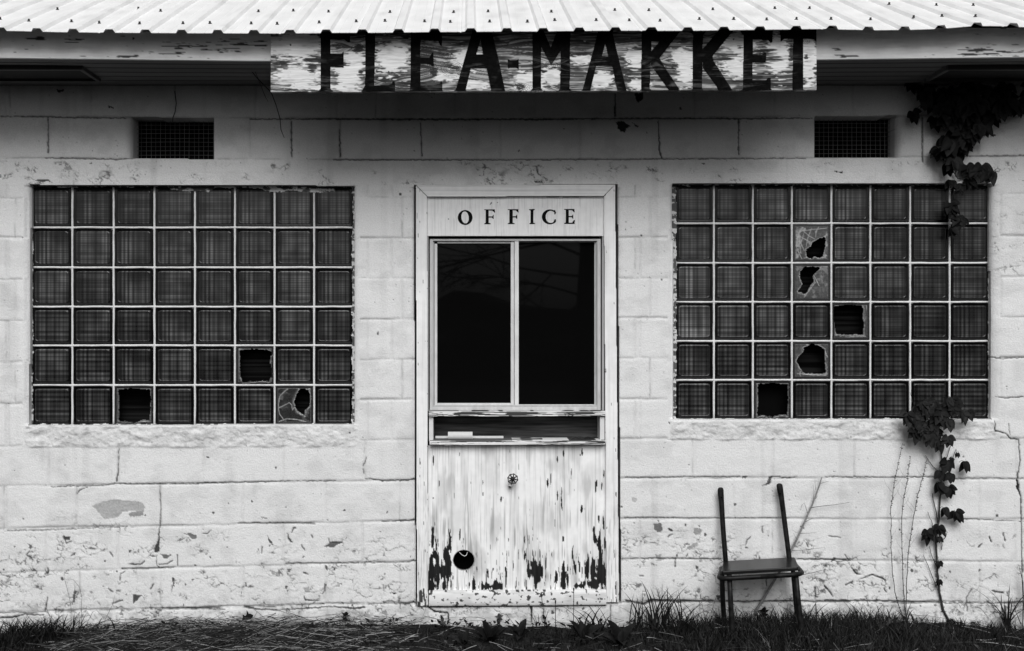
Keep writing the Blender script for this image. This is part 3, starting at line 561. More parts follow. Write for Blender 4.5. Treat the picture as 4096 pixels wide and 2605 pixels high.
def stripes_mat():
    m = bpy.data.materials.new('rear_flutes'); m.use_nodes = True; t = m.node_tree; b = t.nodes['Principled BSDF']; b.inputs['Roughness'].default_value = .9; b.inputs['Specular IOR Level'].default_value = .02
    tc = t.nodes.new('ShaderNodeTexCoord'); mp = t.nodes.new('ShaderNodeMapping'); mp.inputs['Scale'].default_value = (1, 1, 60); t.links.new(tc.outputs['Object'], mp.inputs[0])
    n = t.nodes.new('ShaderNodeTexNoise'); n.inputs['Scale'].default_value = 1; n.inputs['Detail'].default_value = 1; t.links.new(mp.outputs[0], n.inputs['Vector'])
    r = t.nodes.new('ShaderNodeValToRGB'); r.color_ramp.elements[0].position = .4; r.color_ramp.elements[0].color = (.002, .002, .002, 1)
    r.color_ramp.elements[1].position = .65; r.color_ramp.elements[1].color = (.012, .012, .012, 1); t.links.new(n.outputs['Fac'], r.inputs[0]); t.links.new(r.outputs[0], b.inputs['Base Color']); return m
M_rear = stripes_mat()
def rrect(hw, hh, r, n=4):
    P = []
    for cx, cy, a0 in ((hw - r, hh - r, 0), (-hw + r, hh - r, 90), (-hw + r, -hh + r, 180), (hw - r, -hh + r, 270)):
        for i in range(n + 1):
            a = math.radians(a0 + 90 * i / n); P.append((cx + r * math.cos(a), cy + r * math.sin(a)))
    return P
GB = .115        # bright part of the glass pattern
def block_mesh(w, h):
    b = MB(); hw, hh = w / 2, h / 2
    rings = [(hw, hh, .004, .0, .006), (hw - .003, hh - .003, .006, -.002, .006), (hw - .012, hh - .012, .010, -.001, .01), (hw - .0145, hh - .0145, .012, -.0035, .14), (hw - .017, hh - .017, .012, -.0045, .16), (hw - .019, hh - .019, .012, -.0035, .09), (hw * .4, hh * .4, .012, -.0035, GB)]
    n = len(rrect(1, 1, .1)); P = []; F = []; c = []
    for (a, bb, r, y, cc) in rings:
        P += [(x, y, z) for x, z in rrect(a, bb, r)]; c += [cc] * n
    for k in range(len(rings) - 1):
        for i in range(n): F.append((k * n + i, (k + 1) * n + i, (k + 1) * n + (i + 1) % n, k * n + (i + 1) % n))
    F.append(tuple(range((len(rings) - 1) * n, len(rings) * n)))
    back = len(P); P += [(x, .07, z) for x, z in rrect(hw, hh, .004)]; c += [.004] * n
    for i in range(n): F.append((i, (i + 1) % n, back + (i + 1) % n, back + i))
    me = bpy.data.meshes.new('glass_block'); me.from_pydata(P, [], F); me.update()
    at = me.color_attributes.new('paint', 'FLOAT_COLOR', 'POINT'); cc = np.array(c, np.float32); at.data.foreach_set('color', np.stack([cc, cc, cc, np.ones_like(cc)], -1).ravel())
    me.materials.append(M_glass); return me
M_shard = mat('broken_glass', noise=.35, nscale=120, rough=.25, spec=.6)
def broken(w, h, hole, cracks, shard, seed, parent, label):
    """shell with a jagged hole, cavity behind; hole in 0..1 block coordinates"""
    t = empty('broken_glass_block'); t.parent = parent; t['label'] = label
    hw, hh = w / 2, h / 2; rnd = random.Random(seed)
    hp = []
    n = len(hole)
    for i in range(n):
        x0, z0 = hole[i]; x1, z1 = hole[(i + 1) % n]
        for k in range(4):
            f = k / 4; j = .012 if k else 0
            hp.append(((x0 + (x1 - x0) * f + rnd.uniform(-j, j) - .5) * w, (.5 - (z0 + (z1 - z0) * f + rnd.uniform(-j, j))) * h))
    return t, hp
def grid_block(w, h, hole, cracks, shard, seed):
    """fine grid front so that the hole, shards and cracks sit at the right place"""
    N = 64; xs = np.linspace(0, 1, N + 1); A, B = np.meshgrid(xs, xs)
    wa = A + (fbm(A * 100, B * 100, 7, 7, seed) - .5) * .05; wb = B + (fbm(A * 100, B * 100, 7, 7, seed + 4) - .5) * .05
    hm = inpoly(wa, wb, hole)
    e = np.minimum(np.minimum(A, 1 - A) * w, np.minimum(B, 1 - B) * h)
    col = np.full(A.shape, GB * .62 * shard[0], np.float32)
    plaid = (.5 + .5 * fbm(A * 100, B * 0, 4, 9, seed + 9, 2)) * (.5 + .6 * fbm(A * 0, B * 100, 9, 5, seed + 12, 2)); col *= plaid * 1.2
    # frosty shattered glass next to the hole
    dh = np.full(A.shape, 9.)
    n = len(hole)
    dh = stroke(wa, wb, [(x, y, 0) for x, y in hole + hole[:1]])
    fro = shard[1] * np.exp(-np.clip(dh, 0, 1) / .03) * (.4 + fbm(A * 100, B * 100, 6, 6, seed + 20, 2))
    col = np.maximum(col, fro)
    col = np.maximum(col, shard[2] * sstep(.5, .7, fbm(A * 100, B * 100, 14, 14, seed + 30, 3)))
    for (x0, y0, x1, y1) in cracks:
        mx, my = (x0 + x1) / 2 + .03 * math.sin(seed + x0 * 30), (y0 + y1) / 2 + .03 * math.cos(seed + y0 * 30)
        d = stroke(A, B, [(x0, y0, .004), (mx, my, .01), (x1, y1, .004)])
        col = np.maximum(col, .34 * np.exp(-(np.clip(d, 0, 1) / .007) ** 2))
    col = np.where(e < .011, .012, col); col = np.where((e > .011) & (e < .014), .10, col)
    H = np.where(e < .012, .001, .0035) - np.where(dh < .04, .0015, 0)
    mask = ~(hm[:-1, :-1] | hm[1:, 1:])
    X = (A - .5) * w; Z = (.5 - B) * h
    P = np.stack([X, -H, Z], -1).reshape(-1, 3); I = np.arange(P.shape[0]).reshape(A.shape)
    q = np.stack([I[:-1, :-1], I[1:, :-1], I[1:, 1:], I[:-1, 1:]], -1)[mask]
    m = np.pad(mask, 1); E = []
    d = m[1:-1, 1:] != m[1:-1, :-1]; j, i = np.nonzero(d); E.append(np.stack([I[j, i], I[j + 1, i]], -1))
    d = m[1:, 1:-1] != m[:-1, 1:-1]; j, i = np.nonzero(d); E.append(np.stack([I[j, i], I[j, i + 1]], -1))
    E = np.concatenate(E); PB = P[E.ravel()].copy(); PB[:, 1] = .009; n0 = len(P); k = np.arange(len(E))
    F2 = np.stack([E[:, 0], E[:, 1], n0 + 2 * k + 1, n0 + 2 * k], -1)
    cb = np.maximum(col.ravel()[E.ravel()], .12)
    return fast_mesh('broken_face', np.concatenate([P, PB]), np.concatenate([q, F2]), np.concatenate([col.ravel(), cb]))
def hb(ox, oy, w_, h_, pts): return [((x - ox) / w_, (y - oy) / h_) for x, y in pts]
def glass_window(us, vs, brk, label, seed):
    t = empty('glass_block_window'); t.parent = bld; t['label'] = label
    y = .05; n = len(us) - 1; m = len(vs) - 1; mw = 8.5
    meshes = {}
    rnd = random.Random(seed)
    for i in range(n):
        for j in range(m):
            u0, u1 = us[i] + (mw / 2 if i else 0), us[i + 1] - (mw / 2 if i < n - 1 else 0); v0, v1 = vs[j] + (mw / 2 if j else 0), vs[j + 1] - (mw / 2 if j < m - 1 else 0)
            a, b_ = W(u0, v1, y), W(u1, v0, y); w_, h_ = b_[0] - a[0], b_[2] - a[2]
            loc = ((a[0] + b_[0]) / 2, y, (a[2] + b_[2]) / 2)
            if (i, j) in brk:
                hole, cracks, shard, lab = brk[(i, j)]
                e = empty('broken_glass_block', loc); e.parent = t
                e['label'] = lab
                # shell and cavity merged as one mesh with two materials
                me = grid_block(w_, h_, hole, cracks, shard, seed + i * 7 + j)
                o = link('broken_glass_block', me, M_shard, t); bpy.data.objects.remove(e); o.location = loc; o['label'] = lab
                bb = MB(); hw, hh = w_ / 2 - .001, h_ / 2 - .001
                P = [(-hw, .009, -hh), (hw, .009, -hh), (hw, .009, hh), (-hw, .009, hh), (-hw, .075, -hh), (hw, .075, -hh), (hw, .075, hh), (-hw, .075, hh)]
                bb.add([(x + loc[0], yy + loc[1], z + loc[2]) for x, yy, z in P], [(0, 4, 5, 1), (1, 5, 6, 2), (2, 6, 7, 3), (3, 7, 4, 0), (4, 7, 6, 5)])
                bb.build('broken_block_cavity', M_rear if 'black' not in lab else M_black, t)
            else:
                key = (round(w_, 3), round(h_, 3))
                if key not in meshes: meshes[key] = block_mesh(w_ - .0004, h_ - .0004)
                o = bpy.data.objects.new('glass_block', meshes[key]); C.collection.objects.link(o); o.parent = t
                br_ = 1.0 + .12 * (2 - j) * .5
                if seed == 200: br_ *= {(0, 3): 2.6, (0, 2): 1.9, (2, 0): 1.3, (3, 0): 1.4, (4, 0): 1.3, (6, 3): .6, (6, 5): .6}.get((i, j), 1) * (1.0 if i < 5 else .8)  # bright streaks and glints of single blocks put in as raised object colour
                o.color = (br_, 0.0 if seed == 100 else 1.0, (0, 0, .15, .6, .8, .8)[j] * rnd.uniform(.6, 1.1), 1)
                o.location = (loc[0], loc[1] + rnd.uniform(-.001, .001), loc[2]); o.rotation_euler = (rnd.uniform(-.01, .01), 0, rnd.uniform(-.01, .01))
    # mortar: wobbly bars between blocks
    b = MB()
    for i in range(1, n):
        pts = [W(us[i] + rnd.uniform(-1, 1), vs[0] - 10 + (vs[-1] - vs[0] + 18) * k / 24, y + .0055) for k in range(25)]
        b.tube(pts, [(mw / 2 + rnd.uniform(.2, 1.2)) * K for _ in pts], 8, .70)
    for j in range(1, m):
        pts = [W(us[0] + (us[-1] - us[0]) * k / 32, vs[j] + rnd.uniform(-1, 1), y + .0055) for k in range(33)]
        b.tube(pts, [(mw / 2 + rnd.uniform(.2, 1.2)) * K for _ in pts], 8, .74)
    b.build('mortar_grid', M_mortar, t, smooth=True)
    # ragged mortar and caulk round the edge
    U, V = grid(us[0] - 26, us[-1] + 26, vs[0] - 24, vs[-1] + 24, 2.6)
    uc = (U[1:, 1:] + U[:-1, :-1]) / 2; vc = (V[1:, 1:] + V[:-1, :-1]) / 2
    rag = (fbm(uc, vc, 22, 22, seed + 60, 3) - .5) * 11
    top = sstep(.52, .7, fbm(uc, vc * 0, 170, 9, seed + 66, 2)) * 14 * (1 if seed == 100 else .3)
    inside = (uc > us[0] + 1 + rag) & (uc < us[-1] - 1 - rag) & (vc > vs[0] - 2 + rag + top * (np.abs(uc - 1010) < 330) * 1.3) & (vc < vs[-1] - 1 + rag * .8)
    cN = fbm(U, V, 16, 10, seed + 70, 3); col = np.where(cN > .52, .6, .10).astype(np.float32)
    tp = (V < vs[0] + 4); col = np.where(tp & (cN < .62), .05, col); lite = (np.abs(U - 1030) < 160) & (V < vs[0] + 26) & (V > vs[0] - 6) & (seed == 100)
    col = np.where(lite & (cN > .42), .62, col)
    sheet('edge_mortar', U, V, y - .004, (fbm(U, V, 18, 14, seed + 75) - .5) * .006, ~inside, col, M_mortar, t, back=.02)
    b = MB(); a, c = W(us[0] - 30, vs[-1] + 30, .13), W(us[-1] + 30, vs[0] - 30, .13); b.box((a[0], .1285, a[2]), (c[0], .135, c[2])); b.build('window_backing', M_black, t)
FULL = [(.10, .08), (.5, .06), (.92, .09), (.93, .5), (.9, .9), (.72, .88), (.5, .94), (.2, .91), (.1, .93), (.12, .5)]
brkL = {(5, 4): (hb(185, 20, 650, 640, [(250, 90), (450, 68), (700, 75), (795, 105), (775, 300), (800, 400), (800, 530), (760, 610), (600, 600), (300, 620), (260, 550), (255, 300)]), [(.1, .1, .14, .95), (.2, .93, .9, .93)], (.8, .28, .05), 'glass block with its whole face punched out, right half of the left window'),
        (2, 5): (FULL, [(.1, .95, .9, .93)], (.7, .25, .05), 'glass block with its whole face missing, bottom row of the left window'),
        (6, 5): (hb(860, 700, 645, 635, [(1280, 740), (1250, 800), (1210, 870), (1180, 960), (1210, 1050), (1240, 1110), (1350, 1180), (1370, 1090), (1440, 1030), (1450, 900), (1440, 770), (1370, 750)]),
                 [(.12, .25, .07, .55), (.07, .55, .2, .85), (.07, .57, .37, .43), (.37, .43, .45, .62), (.45, .62, .55, .55), (.1, .92, .3, .85), (.3, .85, .9, .95), (.33, .07, .12, .25)], (.42, .45, .08), 'cracked glass block with a crescent hole, bottom row of the left window')}
brkR = {(3, 1): (hb(160, 45, 340, 330, [(450, 150), (340, 200), (325, 235), (280, 270), (285, 330), (330, 345), (350, 320), (400, 345), (430, 330), (450, 250), (460, 180)]),
                 [(.1, .1, .3, .7), (.3, .2, .2, .75), (.5, .1, .35, .6), (.7, .05, .6, .35), (.15, .3, .5, .5), (.05, .5, .25, .95), (.3, .9, .9, .9), (.9, .2, .8, .9), (.1, .2, .9, .1), (.25, .15, .6, .4)], (1.3, .5, .32), 'shattered glass block with a slanted hole, second row of the right window'),
        (3, 2): (hb(160, 395, 340, 335, [(270, 420), (410, 425), (345, 490), (345, 550), (320, 590), (270, 670), (205, 645), (250, 580), (220, 510), (225, 470)]), [(.2, .05, .95, .08), (.55, .3, .7, .6), (.3, .9, .6, .5)], (1.4, .4, .16), 'broken glass block with an S shaped hole, third row of the right window'),
        (4, 3): (hb(515, 750, 340, 330, [(535, 780), (600, 770), (790, 772), (800, 800), (800, 1030), (545, 1030), (530, 880)]), [(.92, .08, .95, .9), (.1, .95, .9, .9)], (.8, .35, .1), 'glass block with its face broken out, fourth row of the right window'),
        (3, 4): (hb(160, 1100, 340, 330, [(340, 1113), (400, 1135), (445, 1160), (460, 1380), (250, 1375), (190, 1270), (215, 1230), (255, 1190), (260, 1150)]), [(.2, .8, .22, .99), (.85, .2, .98, .5), (.1, .85, .9, .9)], (1.3, .4, .12), 'glass block with a five cornered hole, fifth row of the right window'),
        (2, 5): (FULL, [(.92, .1, .95, .9), (.1, .1, .1, .8)], (.8, .3, .06), 'glass block open to the black room, bottom row of the right window')}
glass_window([130, 290, 455, 618, 780, 940, 1098.5, 1256.5, 1410], [752, 910.5, 1070, 1227, 1382, 1540.5, 1698], brkL, 'dark glass block window left of the office door', 100)
glass_window([2704, 2855, 3011, 3167, 3325, 3481, 3640, 3798, 3955], [745, 894, 1052, 1208, 1364.5, 1520, 1676], brkR, 'dark glass block window right of the office door, vine at its edge', 200)
# ---------------------------------------------------------------- office front
def wood_col(U, V, seed, vert=True, base=.83, g=.25):
    su, sv = (5, 260) if vert else (260, 5)
    n = fbm(U, V, su, sv, seed, 3); n2 = fbm(U, V, su * 16, sv * .8, seed + 5, 3)
    c = base * (1 - g * sstep(.5, .8, n) - .12 * sstep(.5, .8, n2)); return c.astype(np.float32)
# casing: three mitred boards
def casing(name, pts, vert, seed, peel=None):
    us = [p[0] for p in pts]; vs = [p[1] for p in pts]
    U, V = grid(min(us), max(us), min(vs), max(vs), 2.2)
    uc = (U[1:, 1:] + U[:-1, :-1]) / 2; vc = (V[1:, 1:] + V[:-1, :-1]) / 2
    c = wood_col(U, V, seed, vert, .86, .12)
    c = np.where(np.hypot((U % 163) - 80, (V % 211) - 100) < 2.0, .08, c)
    if peel is not None: c = peel(U, V, c)
    sheet(name, U, V, -.022, (fbm(U, V, 40, 200, seed + 3) - .5) * .001, inpoly(uc, vc, pts), c, M_wood, off, back=.03)
def peel_leg(side):
    def f(U, V, c):
        n = fbm(U, V, 7, 45, 210 + side, 4)
        low = sstep(2180, 2420, V) if side == 0 else sstep(2240, 2440, V)
        k = sstep(.67, .70, n + .25 * low - .12 + (.08 * sstep(2445, 2470, U) * sstep(1880, 2100, V) if side else 0) + (.05 if side == 0 else 0) * sstep(2330, 2400, V))
        sc = fbm(U, V, 3, 60, 219 + side, 3); c = c * (1 - .35 * sstep(.5, .75, sc) * sstep(1700, 2200, V))
        return c * (1 - .93 * k)
    return f
off = empty('office_front'); off.parent = bld; off['label'] = 'white wooden office window front between the glass block windows'
casing('casing', [(1664, 742), (1708, 788), (1712, 2422), (1668, 2424)], True, 201, peel_leg(0))
casing('casing', [(2460, 739), (2417, 786), (2426, 2408), (2476, 2409)], True, 205, peel_leg(1))
casing('casing', [(1667, 742), (2457, 739), (2415, 783.5), (1711, 786)], False, 209)
# header panel
U, V = grid(1709, 2416, 787, 944, 2.0); c = wood_col(U, V, 221, True, .84, .06)
c *= 1 - .14 * (sstep(.62, .72, fbm(U, V, 3, 90, 224, 2)))
c = np.where((np.hypot(U - 1793.5, V - 877) < 2.2) | (np.hypot(U - 1990, V - 811) < 2), .05, c)
c = np.where(stroke(U, V, [(1961, 818, 3), (1966, 811, 4)]) < 0, .1, c); c = np.where((V < 789.5) & (fbm(U, V * 0, 60, 9, 227) > .5), .03, c)
hp = sheet('header_panel', U, V, 0, (fbm(U, V, 5, 120, 223, 2) - .5) * .0008, None, c, M_wood, off, back=.03)
O_ = lambda pts: [(1600 + x / 2.551, 700 + y / 2.551) for x, y in pts]
def ell(cx, cy, rx, ry, n=40, tilt=0):
    return [(cx + rx * math.cos(a) * math.cos(tilt) - ry * math.sin(a) * math.sin(tilt), cy + rx * math.cos(a) * math.sin(tilt) + ry * math.sin(a) * math.cos(tilt)) for a in [2 * math.pi * i / n for i in range(n)]]
def F_(x0, x1, yt, yb, s0, s1, E=False):
    ym = (yt + yb) / 2; P = [[(s0, yt), (s1, yt), (s1, yb), (s0, yb)], [(x0, yt), (x1, yt), (x1 + 2, yt + 36), (x1 - 8, yt + 30), (x1 - 26, yt + 13), (x0, yt + 8)],
        [(x0, yb), (x0, yb - 7), (s0, yb - 14), (s1, yb - 14), (s1 + 20, yb - 7), (s1 + 20, yb)], [(s1 - 1, ym - 5), (x1 - 26, ym - 5), (x1 - 16, ym - 20), (x1 - 12, ym - 20), (x1 - 13, ym + 22), (x1 - 18, ym + 22), (x1 - 28, ym + 9), (s1 - 1, ym + 9)]]
    if E: P += [[(x0, yb), (x1 + 2, yb), (x1 + 4, yb - 40), (x1 - 6, yb - 38), (x1 - 24, yb - 12), (x0, yb - 8)]]
    return P
off_letters = {'O': ([ell(665, 435, 75, 76)], [ell(664, 434, 38, 62, tilt=-.12)]), 'F': (F_(860, 968, 352, 503, 875, 905), []), 'F2': (F_(1100, 1208, 350, 502, 1117, 1150), []),
    'I': ([[(1332, 350), (1362, 350), (1362, 502), (1332, 502)], [(1316, 350), (1375, 348), (1375, 355), (1362, 364), (1332, 364), (1316, 356)], [(1320, 502), (1378, 500), (1378, 494), (1362, 487), (1334, 488), (1322, 495)]], []),
    'C': ([ell(1530, 428, 82, 76)], [ell(1538, 428, 52, 62), [(1552, 396), (1640, 396), (1640, 452), (1566, 452)], [(1590, 300), (1660, 300), (1660, 520), (1592, 520)]]), 'E': (F_(1675, 1780, 348, 500, 1692, 1722, True), [])}
M_ink = mat('black_paint', base=.7, noise=.3, nscale=80, rough=.9, spec=.0)
for k, (add, sub) in off_letters.items():
    add = [O_(p) for p in add]; sub = [O_(p) for p in sub]
    if k == 'C': add.append(O_([(1572, 358), (1584, 358), (1586, 404), (1576, 402)])); add.append(O_([(1578, 452), (1592, 456), (1586, 486), (1560, 498)]))
    xs = [p[0] for q_ in add for p in q_]; ys_ = [p[1] for q_ in add for p in q_]
    U, V = grid(min(xs), max(xs), min(ys_), max(ys_), .8); uc = (U[1:, 1:] + U[:-1, :-1]) / 2; vc = (V[1:, 1:] + V[:-1, :-1]) / 2
    m = np.zeros(uc.shape, bool)
    base_n = 1 if k in ('O', 'C') else len(add)
    for p in add[:base_n]: m |= inpoly(uc, vc, p)
    for p in sub: m &= ~inpoly(uc, vc, p)
    for p in add[base_n:]: m |= inpoly(uc, vc, p)
    sheet('letter', U, V, -.0012, 0 * U, m, np.full(U.shape, .012, np.float32), M_ink, hp, back=.0006, smooth=False)
# sliding window
def bars(name, rects, y0, y1, colr, parent, matl=M_alu, bev=.0015):
    b = MB()
    for (a, bb, c_, d, *yy) in rects:
        ya = yy[0] if yy else y0
        p, q_ = W(a, d, ya), W(c_, bb, ya); b.box((p[0], ya, p[2]), (q_[0], y1, q_[2]), colr)
    return b.build(name, matl, parent, bevel=bev)
bars('window_frame', [(1719, 956, 1732, 1641), (2389, 956, 2403, 1641, .019), (1732, 956, 2389, 964), (1732, 1628, 2389, 1641, .016)], .022, .09, .52, off)
bars('window_track', [(1732, 968, 1737, 1628, .03), (2384, 964, 2389, 1628, .03), (1732, 1621, 2389, 1628, .024)], .03, .08, .40, off)
bars('sash', [(1738, 975, 1749, 1624), (2043, 964, 2056, 1624), (1749, 964, 2043, 974, .036), (1749, 1613, 2043, 1622, .03)], .032, .05, .62, off)
bars('sash', [(2058, 964, 2075, 1640, .026), (2378, 967, 2386, 1626), (2075, 964, 2378, 969, .05), (2075, 1619, 2378, 1627, .034)], .044, .062, .66, off)
M_pane = mat('dark_pane', .003, attr=False, rough=.02, spec=.1)
for a, bb, c_, d, y in ((1747, 972, 2045, 1615, .044), (2073, 967, 2382, 1621, .056)):
    b = MB(); p, q_ = W(a, d, y), W(c_, bb, y); b.box((p[0], y, p[2]), (q_[0], y + .004, q_[2])); b.build('window_pane', M_pane, off)
bars('window_reveal', [(1709, 944, 1713.5, 1646, .0), (2409, 944, 2416, 1646, .0)], .0, .12, .45, off, M_wood, 0)
b = MB(); p, q_ = W(1700, 1650, .095), W(2425, 935, .095); b.box((p[0], .095, p[2]), (q_[0], .11, q_[2])); b.build('window_backing', M_black, off)
# sill boards
def board(name, u0, u1, v0, v1, yf, yb, seed, base=.8, wear=.6, tilt=0):
    U, V = grid(u0, u1, v0, v1, 1.6); c = wood_col(U, V, seed, False, base, .2)
    n = fbm(U + (fbm(U, V, 60, 20, seed + 9) - .5) * 30, V + (fbm(U, V, 130, 60, seed + 8) - .5) * 12, 110, 3.2, seed + 2, 3)
    k = sstep(.56, .62, n + wear * .1); c = c * (1 - .93 * k)
    f = (V - v0) / (v1 - v0); Vt = V + tilt * (U - u0) / (u1 - u0)
    o = sheet(name, U, Vt, yf, -.002 * k, None, c, M_wood, off, back=yb - yf); return o
board('sill_board', 1715, 2421, 1646, 1666, -.035, .10, 241, .8, .75, -2)
board('shelf_board', 1718, 2421, 1764, 1781, -.040, .11, 246, .8, .45, -3)
# tops of the boards
for (nm, u0, u1, v, yf) in (('sill_top', 1716, 2420, 1645.6, -.034), ('shelf_top', 1719, 2420, 1762.5, -.039)):
    b = MB(); p, q_ = W(u0, v, yf), W(u1, v, yf); b.box((p[0], yf, p[2] - .004), (q_[0], .10, p[2]), .35 if nm == 'sill_top' else .12); b.build(nm, M_wood, off)
# niche
b = MB(); p, q_ = W(1712, 1768, .10), W(2424, 1664, .10)
b.box((p[0], .10, p[2]), (q_[0], .108, q_[2]), .05)
M_dark = mat('dark_plywood', noise=.8, nscale=18, rough=.7, stretch=(.25, 1, 4)); b.build('niche_back', M_dark, off)
bars('niche_cheek', [(1716, 1668, 1733, 1764)], -.018, .10, .68, off, M_wood, .001); bars('niche_cheek', [(2400, 1667, 2418, 1763)], -.018, .10, .68, off, M_wood, .001)
# lower panel with flaking paint
U, V = grid(1712.5, 2424.5, 1782, 2361, 1.9)
gn = fbm(U, V, 6, 230, 251, 3); c = .88 * (1 - .20 * sstep(.45, .8, gn)) * (1 - .22 * sstep(.5, .72, fbm(U, V, 34, 150, 252, 4))) * (1 - .16 * sstep(.5, .75, fbm(U, V, 70, 160, 254, 3)))
line = sstep(.56, .70, fbm(U, V, 4.6, 150, 257, 2)); c *= 1 - .5 * line * (.4 + .6 * sstep(1800, 2300, V)) * sstep(.35, .6, fbm(U, V, 90, 120, 259))
A3s = lambda l: [(1650 + x / 2.901, 2080 + y / 2.901) + tuple(r) for x, y, *r in l]
A3t = lambda l: [(1650 + x / 2.901, 1780 + y / 2.901) + tuple(r) for x, y, *r in l]
blob = np.full(U.shape, 99., np.float32)
for (cx, cy, rx, ry) in [(255, 540, 62, 190), (300, 640, 35, 130), (235, 250, 14, 90), (400, 520, 38, 150), (435, 270, 18, 90), (550, 190, 8, 40), (230, 760, 60, 60), (350, 770, 30, 40), (250, 420, 30, 90), (877, 620, 12, 50), (935, 572, 9, 22), (998, 600, 14, 110), (850, 775, 110, 38), (985, 765, 60, 40), (720, 780, 40, 30), (1085, 680, 12, 110), (1350, 560, 16, 75), (1375, 505, 14, 30), (1460, 560, 66, 70), (1455, 700, 28, 90), (1510, 590, 18, 110), (1300, 440, 10, 50), (1232, 440, 6, 90), (1545, 540, 10, 60), (1680, 670, 26, 70), (1755, 660, 28, 120), (1795, 690, 12, 50), (1895, 540, 18, 70), (1935, 560, 8, 60), (1860, 420, 8, 70), (2070, 600, 50, 110), (2080, 740, 90, 50), (2180, 560, 28, 260), (2170, 330, 12, 110), (2220, 600, 60, 70), (2245, 730, 16, 80), (1940, 765, 50, 20), (2140, 640, 60, 30), (2110, 200, 16, 60), (2230, 300, 10, 60), (1445, 215, 4, 30)]:
    x, y = 1650 + cx / 2.901, 2080 + cy / 2.901; blob = np.minimum(blob, np.hypot((U - x) / (rx / 2.901), (V - y) / (ry / 2.901)))
for (cx, cy, rx, ry) in [(243, 175, 9, 60), (545, 110, 6, 22), (1682, 165, 8, 40), (1750, 105, 6, 24), (1970, 100, 8, 34), (1945, 115, 6, 26), (1570, 445, 7, 36), (1605, 390, 5, 60), (1730, 590, 6, 90), (1678, 620, 8, 50), (2125, 505, 8, 50), (2140, 450, 6, 30), (2222, 335, 6, 26), (1030, 630, 6, 26), (815, 440, 3, 20), (2195, 480, 4, 30), (245, 618, 5, 10), (1840, 360, 4, 50), (2215, 880, 14, 60), (2160, 860, 10, 50), (1960, 760, 8, 30), (2370, 600, 8, 100), (1655, 690, 5, 20), (310, 450, 4, 30)]:
    x, y = 1650 + cx / 2.901, 1780 + cy / 2.901; blob = np.minimum(blob, np.hypot((U - x) / (rx / 2.901), (V - y) / (ry / 2.901)))
rag = fbm(U, V, 8, 46, 260, 5)
k = sstep(.05, -.03, (blob - 1) * .42 + (rag - .52) * 1.7)
k = np.maximum(k, sstep(.73, .77, fbm(U, V, 6, 60, 266, 4) + .08 * sstep(2230, 2340, V) - .10 * sstep(2200, 2050, V)))
c = c * (1 - k) + k * (.006 + .02 * fbm(U, V, 5, 60, 270))
c = np.where(np.hypot((U - 1983) / 1, (V - 1835) / 1.2) < 0, .5, c)
hole = np.hypot((U[1:, 1:] - 1856) / 42, (V[1:, 1:] - 2241) / 39.5) < 1
rim = np.hypot((U - 1856) / 45, (V - 2241) / 42); c = np.where(rim < 1, .3, c)
sheet('lower_panel', U, V, 0, -.0008 * k + (gn - .5) * .001, ~hole, c.astype(np.float32), M_wood, off, back=.012, backcol=.05)
b = MB(); p, q_ = W(1700, 2440, .09), W(2440, 1775, .09); b.box((p[0], .112, p[2]), (q_[0], .12, q_[2])); b.build('panel_backing', M_black, off)
b = MB(); b.tube([W(1837, 2209, .012), W(1848, 2220, .008), W(1858, 2225, .006), W(1866, 2221, .008), W(1870, 2209, .012)], .0016, 6, .75); b.build('wire_loop', M_alu, off)
# threshold: rounded metal-clad sill
U, V = grid(1716, 2424, 2364, 2426, 2.0)
Vt = V - 5 * (U - 1716) / 708; ff = (V - 2364) / 62
c = np.full(U.shape, .74, np.float32); n = fbm(U, V, 15, 11, 281, 3); n2 = fbm(U, V, 120, 50, 284)
k = sstep(.66, .68, n + .12 * (n2 - .4)); c = np.where(k > .5, .07, c); c *= 1 - .2 * sstep(.5, .7, fbm(U, V, 60, 16, 288))
c = np.where((ff > .95) & (fbm(U, V * 0, 20, 9, 290) > .42), .05, c)
sheet('threshold', U, Vt, -.012, .016 * np.sqrt(np.clip(1 - (2 * ff - 1) ** 2, 0, 1)) ** .6 + (fbm(U, V, 120, 30, 293) - .5) * .003, None, c, M_wood, off, back=.06)
# ---------------------------------------------------------------- tap with hand wheel
tap = empty('water_tap', W(2051, 1916, -.02), label='small black hand wheel tap on the white office panel', category='tap')
b = MB(); N8 = 8; R_ = 21 * K; yy = -.045
def wp(r, a, y=yy): c0 = W(2051, 1916, y); return (c0[0] + r * math.cos(a), y, c0[2] + r * math.sin(a))
ring = []
for i in range(N8 * 4):
    a = math.radians(78) + 2 * math.pi * i / (N8 * 4); r = R_ * (1 - .13 * math.sin(math.pi * (i % 4) / 4) ** 1)
    ring.append(wp(r, a))
ring.append(ring[0]); ring.append(ring[1]); b.tube(ring, .0021, 8)
for i in range(N8):
    a = math.radians(78) + 2 * math.pi * i / N8; b.tube([wp(.005, a, yy - .003), wp(R_ * .97, a)], [.0035, .0023], 6)
b.tube([wp(0, 0, yy - .009), wp(0, 0, yy + .004)], [.0085, .0105], 14)
keep(b.build('hand_wheel', mat('black_iron', .012, rough=.5, noise=.2), None, smooth=True), tap)
b = MB(); b.tube([wp(0, 0, yy), wp(0, 0, .0)], .006, 10, .5); c0 = W(2042, 1943, -.022); b.tube([wp(0, 0, -.018), (c0[0], -.024, c0[2] + .01), (c0[0] - .002, -.03, c0[2] - .004)], [.010, .012, .012], 12, .62)
keep(b.build('spout', M_alu, None, smooth=True), tap)
b = MB(); b.tube([(c0[0] - .002, -.030, c0[2] - .004), (c0[0] - .002, -.0303, c0[2] - .0045)], .0095, 12, .01); keep(b.build('spout_mouth', M_black, None), tap)
bpy.context.view_layer.update()
for o in tap.children: o.matrix_parent_inverse = tap.matrix_world.inverted()
